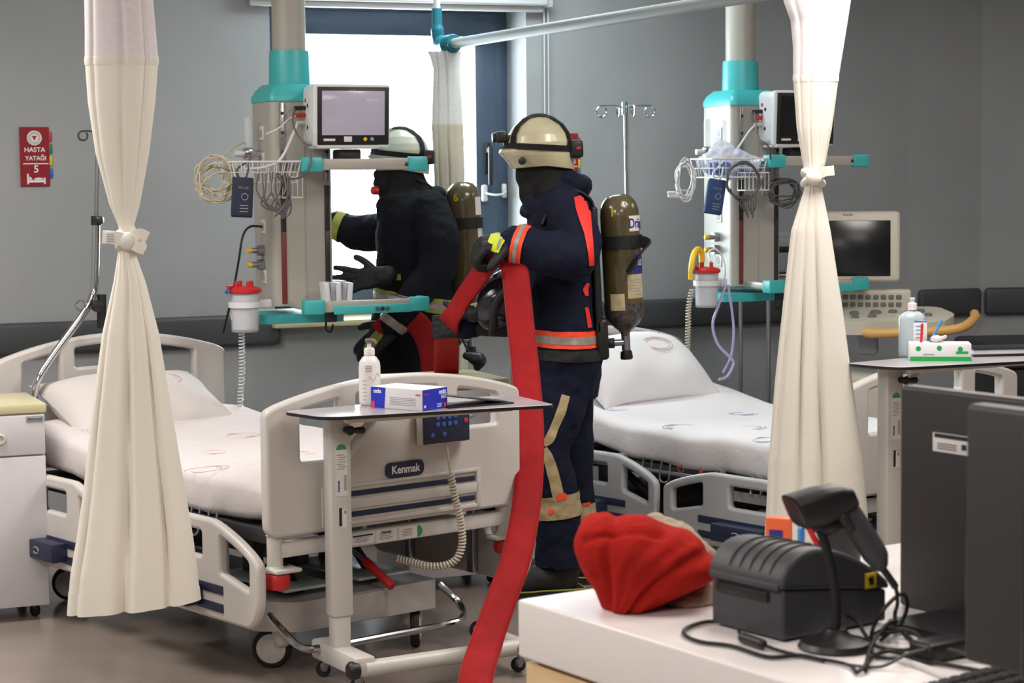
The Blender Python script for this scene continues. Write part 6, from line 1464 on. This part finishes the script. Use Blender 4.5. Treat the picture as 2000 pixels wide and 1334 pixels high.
# label printer
po = G(1530, 1257, ZD); WP = Matrix.Translation(po) @ Matrix.Rotation(DA + .05, 4, 'Z')
t = thing('label_printer', 'charcoal label printer with a ribbed domed lid and yellow square badge on the counter', 'printer', po, DA + .05)
PW = .172
base = [(0, .004), (.237, .004), (.237, .058), (.0, .086)]
lid = [(-.006, .087), (.241, .058), (.241, .070), (.222, .086), (.18, .112), (.13, .134), (.085, .145), (.055, .146), (.03, .140), (.008, .124), (-.004, .104)]
XZ = lambda y0: mx(Vector((0, y0, 0)), (1, 0, 0), (0, 0, 1))
me = plate([rnd(base, .006)], PW, .006, T=XZ(PW / 2)); link('base', me, 'charcoal_plastic', t, world=False)
me = plate([rnd(lid, [.004, .004, .01, .02, .03, .03, .03, .02, .02, .02, .01])], PW + .006, .008, T=XZ(PW / 2)); ld = link('lid', me, 'charcoal_plastic', t, world=False)
for i in range(5):
    y = .03 + i * .024; k = MB(); k.tube(catmull([(-.002, y, .108), (.008, y, .1245), (.03, y, .1405), (.055, y, .1465), (.085, y, .1455), (.115, y, .1405)]), .0016, 5); k.build('rib', 'dark_grey_plastic', ld, world=False)
k = MB(); k.rbox((-.002, PW * .55, .07), (.006, PW * .72, .016), .002); k.build('slot', 'edge_black', t, world=False)
k = MB(); k.rbox((-.004, PW / 2, .090), (.012, PW * .96, .012), .004); k.build('front_lip', 'charcoal_plastic', t, world=False)
k = MB(); k.rbox((.194, -.004, .078), (.026, .004, .026), .004, 3); bd = k.build('badge', 'logo_yellow', t, world=False)
k = MB(); k.rbox((.194, -.0065, .078), (.010, .002, .014), .002); k.rbox((.190, -.0065, .081), (.006, .002, .006), .001); k.build('badge_mark', 'edge_black', bd, world=False)
# hand scanner on its gooseneck stand
so = G(1632, 1266, ZD); YS = so.y
s_ = lambda x, y, d=0.0: P(x, y, YS + d)
t = thing('barcode_scanner', 'black hand scanner perched on a gooseneck stand in front of the label printer', 'scanner', so)
k = MB(); k.lathe([(.0, 0), (.058, 0), (.060, .004), (.055, .012), (.035, .017), (.022, .024), (.016, .032), (0, .033)], so, (0, 0, 1), 32); k.build('stand_base', 'black_plastic', t)
k = MB(); k.tube(catmull([so + Vector((0, 0, .03)), s_(1634, 1190), s_(1628, 1130), s_(1615, 1075), s_(1603, 1038)]), .0075, 12); k.build('gooseneck', 'black_rubber', t)
k = MB(); k.limb([(s_(1596, 1030, .01), .010), (s_(1620, 1028, .0), .015), (s_(1650, 1012, 0), .010)], 12); link('cradle', fuse(k, .004, 2), 'black_plastic', t)
k = MB(); rings = []
for (x, y, hx_, hz_) in ((1553, 1000, .036, .028), (1575, 996, .036, .030), (1605, 985, .034, .029), (1640, 972, .030, .024), (1662, 968, .022, .016)):
    c = s_(x, y); ax = Vector((.86, .25, .40)).normalized(); sx = Vector((.3, -.95, 0)).normalized(); sz = ax.cross(sx)
    if sz.z < 0: sz = -sz
    rings.append([c + sx * (hx_ * math.copysign(abs(math.cos(a)) ** .55, math.cos(a))) + sz * (hz_ * math.copysign(abs(math.sin(a)) ** .55, math.sin(a))) for a in [2 * PI * i / 28 for i in range(28)]])
k.loft(rings); hd = k.build('scan_head', 'black_plastic', t, ang=50)
k = MB(); r0_ = rings[0]; c0 = sum(r0_, Vector()) / 28; k.loft([[c0 + (p - c0) * .84 - ax * .001 for p in r0_], [c0 + (p - c0) * .78 - ax * .002 for p in r0_]]); k.build('window', 'edge_black', hd)
k = MB(); k.limb([(s_(1640, 976), .020), (s_(1664, 1012), .0205), (s_(1690, 1052), .0205), (s_(1710, 1084), .0205), (s_(1716, 1098), .016)], 18); link('grip', fuse(k, .0045, 3), 'charcoal_plastic', t)
k = MB(); k.limb([(s_(1648, 1010, -.02), .009), (s_(1660, 1030, -.02), .008)], 10); k.build('trigger', 'dark_grey_plastic', t)
z1 = .006
g_ = lambda x, y, z=.005: G(x, y, ZD + z)
k = MB(); k.tube(catmull([s_(1720, 1105), s_(1738, 1130, -.0), s_(1750, 1150, 0), s_(1753, 1178, .02), s_(1748, 1200, .03), g_(1752, 1222), g_(1780, 1250), g_(1800, 1275)]), [.006] * 12 + [.0035] * 31, 8); k.build('lead', 'cable_black', t)
# bundle of red fleece over a cream knitted hood
YB = G(1216, 1200, ZD).y + .06
def sack(outline, Y, dep, n=9, y_off=0.0):      # a soft bag: the outline swells to its full size half way through its depth
    ps = catmull([Vector((a, b, 0)) for a, b in outline], 4, True); c = sum(ps, Vector()) / len(ps); k = MB(); rings = []
    for i in range(n):
        t_ = -1 + 2 * i / (n - 1); s = max(.04, (1 - abs(t_) ** 2.4)) ** .42
        rings.append([P(c.x + (p.x - c.x) * s, c.y + y_off * (1 - s) + (p.y - c.y) * s, Y) + Vector((0, dep * t_, 0)) for p in ps])
    k.loft(rings); return k
k = sack([(1119, 1070), (1126, 1035), (1150, 1010), (1190, 1001), (1240, 1008), (1290, 1022), (1335, 1036), (1366, 1050), (1372, 1066), (1408, 1096), (1411, 1112), (1394, 1132), (1340, 1158), (1300, 1176), (1250, 1200), (1216, 1209), (1190, 1200), (1165, 1160), (1135, 1115)], YB, .095, 11)
me = fuse(k, .0055, 6, .010, .09, .003, .03)
me.update(); nrm = [v.normal.copy() for v in me.vertices]
for v, n_ in zip(me.vertices, nrm):             # folds fanning out from the gathered corner
    p = pix(v.co); dx, dy = p[0] - 1185, 1235 - p[1]; an = math.atan2(dy, dx) + .25 * noise.noise(v.co * 8); ds = math.hypot(dx, dy)
    w_ = max(0, 1 - max(0, p[0] - 1290) / 110)
    v.co += n_ * (-.013 * max(0, math.cos(an * 7.5 + .9)) ** 6 * min(1, ds / 90) * w_ + .0018 * math.sin(an * 25))
    # the rolled top edge
    dr = p[1] - (1052 - (p[0] - 1150) * .10 + 9 * math.sin(p[0] * .03))
    if 1140 < p[0] < 1300: v.co -= n_ * .008 * math.exp(-(dr / 7) ** 2)
for v in me.vertices: v.co.z = max(v.co.z, ZD + .002)
finish(me, 80)
tag(link('fleece_bundle', me, 'fleece_red'), 'crumpled red fleece hood lying on the white counter beside the label printer', 'clothing')
k = sack([(1230, 1040), (1262, 1008), (1300, 1008), (1345, 1026), (1366, 1046), (1400, 1082), (1412, 1100), (1400, 1130), (1350, 1160), (1280, 1150)], YB + .12, .07, 9)
for (x, y, d, r) in ((1345, 1178, .04, (.05, .06, .022)), (1385, 1165, .05, (.028, .05, .032)), (1310, 1192, .03, (.03, .05, .012)), (1395, 1185, .05, (.02, .04, .018))): k.ell(P(x, y, YB + d), r)
me = fuse(k, .006, 2, .014, .03, .006, .014)
for v in me.vertices: v.co.z = max(v.co.z, ZD + .002)
tag(link('knitted_hood', me, 'knit_cream'), 'cream knitted hood tucked under the red fleece on the counter', 'clothing')
# pens in a cup, small carton
pc = P(1640, 1120, 3.80); pc.z = ZD
t = thing('pen_cup', 'dark pen cup half hidden behind the label printer', 'cup', pc)
k = MB(); k.lathe([(0, 0), (.036, 0), (.038, .004), (.040, .095), (.037, .095), (.035, .006), (0, .006)], pc, (0, 0, 1), 24); k.build('cup', 'dark_grey_plastic', t)
for i, (x0, x1, y1, mt, lab) in enumerate(((1608, 1570, 1012, 'pen_red', 'red pen leaning far out of the pen cup, nearest the orange carton'), (1622, 1612, 1022, 'text_navy', 'dark blue pen between the red and pink pens in the cup'), (1640, 1630, 1018, 'pen_pink', 'pink pen standing in the middle of the pen cup'), (1655, 1662, 1052, 'pen_blue', 'bright blue pen in the cup beside the scanner grip'), (1662, 1682, 1070, 'pen_red', 'red pen leaning behind the scanner grip'))):
    a = P(x0, 1120, 3.80); a.z = ZD + .012; a.x = pc.x + (i - 2) * .011; pen(lab, a, P(x1, y1, 3.80 + (i % 2) * .02), mt, grp=None, r=.0055)
kc = P(1524, 1062, 3.78); t = thing('carton', 'small orange, white and blue carton standing behind the label printer', 'carton', (kc.x, kc.y, ZD), -.4)
hh = P(1520, 1010, 3.78).z - ZD
k = MB(); k.rbox((0, 0, hh / 2), (.05, .03, hh), .002); cb_ = k.build('box', 'orange_card', t, world=False)
k = MB(); k.box((-.004, -.0155, hh - .032), (.026, .001, .02)); k.build('print_patch', 'text_navy', cb_, world=False)
k = MB(); k.rbox((.031, .002, hh / 2 - .004), (.012, .03, hh - .008), .002); k.build('flap', 'label_white', t, world=False)
k = MB(); k.rbox((.040, .002, hh / 2 - .008), (.006, .03, hh - .016), .002); k.build('flap', 'pen_sky', t, world=False)
# two computer screens seen from behind
def screen(label, a, zt, zb, L_, mt, tilt, stk, seed):
    rz = DA - PI / 2 + tilt          # local x runs along the panel towards the camera, -y faces the photographer's side
    t = thing('computer_monitor', label, 'monitor', (a.x, a.y, ZD), rz, None)
    B_ = lambda k, nm, m_, par=t: k.build(nm, m_, par, world=False)
    h = zt - zb; z0_ = zb - ZD
    k = MB(); k.rbox((L_ / 2, .018, z0_ + h / 2), (L_, .036, h), .008, 3); cs = B_(k, 'back_shell', mt)
    if seed == 2:
        k = MB(); k.rbox((L_ * .62, -.012, z0_ + h * .47), (L_ * .74, .04, h * .93), .012, 3); B_(k, 'rear_bulge', 'edge_black', cs)
    k = MB(); k.rbox((L_ / 2, .037, z0_ + h / 2), (L_ - .02, .003, h - .02), .001); B_(k, 'screen', 'screen_dark', cs)
    k = MB(); k.rbox((L_ * .5, -.03, z0_ * .5 + .08), (.07, .03, z0_ + .16), .008); B_(k, 'neck', 'black_plastic')
    k = MB(); k.prism(rnd([(L_ * .5 - .12, -.14), (L_ * .5 + .12, -.14), (L_ * .5 + .12, .09), (L_ * .5 - .12, .09)], .02), .001, .014); B_(k, 'foot', 'black_plastic')
    for (x, z, w_, h_, m_) in stk:
        k = MB(); k.rbox((x, -.0005, z0_ + z), (w_, .002, h_), .0008); sk = B_(k, 'sticker', m_, cs)
        if w_ > .05:
            k = MB(); k.box((x, -.0018, z0_ + z + h_ * .36), (w_ * .9, .0008, h_ * .22)); k.box((x + w_ * .32, -.0018, z0_ + z - h_ * .1), (w_ * .12, .0008, h_ * .3))
            for i in range(3): k.box((x - w_ * .12, -.0018, z0_ + z - h_ * (.05 + i * .13)), (w_ * .5, .0006, h_ * .05))
            B_(k, 'print_line', 'label_black', sk)['kind'] = 'stuff'
    return t
a = P(1757, 752, 3.50); b2 = P(1772, 1182, 3.50)
screen('black computer monitor seen from behind with a white asset sticker', a, a.z, b2.z, .46, 'dark_grey_plastic', 0.0, ((.125, .37 - .075, .088, .032, 'label_white'), (.215, .12, .022, .026, 'label_grey'), (.215, .085, .022, .022, 'label_white'), (.215, .045, .022, .026, 'label_white')), 1)
a = P(1885, 788, 2.72); b2 = P(1885, 1290, 2.72)
screen('dark grey computer monitor at the edge of the picture, nearest the camera', a, a.z, b2.z, .50, 'near_screen_grey', .0, (), 2)
# cables on the counter
def lead(label, pts, r, mt): return cable(label, [g_(*p) for p in pts], r, mt, None, 7, 'cable', 'cable')
lead('black lead leaving the printer and looping left across the counter edge', [(1412, 1214), (1375, 1215), (1342, 1226), (1337, 1240), (1370, 1254), (1430, 1262), (1500, 1283), (1560, 1280), (1610, 1290)], .0035, 'cable_black')
t = thing('power_plug', 'black inline plug on a lead in front of the label printer', 'plug', g_(1470, 1253, 0))
k = MB(); k.limb([(g_(1452, 1246, .01), .009), (g_(1488, 1258, .01), .0085)], 12); k.build('plug_body', 'black_plastic', t)
k = MB(); k.tube(catmull([g_(1443, 1232), g_(1446, 1240), g_(1453, 1246, .01)]), .003, 6); k.tube(catmull([g_(1488, 1258, .01), g_(1520, 1270), g_(1570, 1282), g_(1630, 1292), g_(1660, 1300), g_(1672, 1312)]), .003, 6); k.build('lead', 'cable_black', t)
rg = random.Random(23); n_ = 0
for lab, pts in (('black cable curling around the gooseneck base', [(1650, 1200, .02), (1675, 1215, .03), (1690, 1240, .02), (1712, 1262), (1760, 1270), (1800, 1262)]),
                 ('black cable looping upright behind the scanner stand', [(1700, 1255), (1706, 1225, .03), (1726, 1190, .06), (1760, 1160, .08), (1772, 1180, .05), (1760, 1215, .02), (1720, 1250)]),
                 ('black cable crossing from the scanner stand to the near monitor', [(1690, 1310), (1700, 1285), (1740, 1272), (1800, 1290), (1860, 1300), (1960, 1318), (2010, 1322)]),
                 ('black cable coiled in a ring on the counter', [(1705, 1240), (1735, 1228, .02), (1785, 1235, .02), (1800, 1260, .01), (1770, 1282), (1720, 1284), (1698, 1265), (1712, 1242, .012), (1760, 1232, .02)]),
                 ('black cable dropping over the front part of the counter', [(1672, 1314), (1690, 1300, .01), (1698, 1270, .02), (1716, 1240, .03), (1742, 1215, .02), (1790, 1225)]),
                 ('thin grey cable running to the near monitor', [(1650, 1298), (1720, 1302), (1780, 1275, .02), (1850, 1268, .02), (1920, 1290), (2010, 1310)])):
    lead(lab, pts, .0034 if 'grey' not in lab else .0026, 'cable_grey' if 'grey' in lab else 'cable_black')
lead('white cable sweeping along the counter edge at the bottom', [(1755, 1288), (1800, 1302), (1850, 1322), (1905, 1326), (1960, 1312), (2015, 1290)], .005, 'cable_white')
t = thing('power_adapter', 'black power adapter among the tangled cables on the counter', 'adapter', g_(1840, 1285, 0), DA)
k = MB(); k.rbox((0, 0, .016), (.10, .05, .03), .008, 3); k.build('case', 'black_plastic', t, world=False)
k = MB(); k.tube([(.05, 0, .016), (.075, .0, .014)], .006, 8); k.build('strain_relief', 'black_rubber', t, world=False)
t = thing('keyboard', 'black keyboard corner at the bottom edge of the counter', 'keyboard', g_(1815, 1358, 0), DA + .1)
k = MB(); k.rbox((.10, -.07, .009), (.36, .15, .016), .006, 3); k.build('base', 'black_plastic', t, world=False)
for r in range(4):
    for i in range(14): k = MB(); k.rbox((-.055 + i * .024, -.018 - r * .03, .020), (.02, .022, .008), .003, 1); k.build('key', 'dark_grey_plastic', t, world=False)
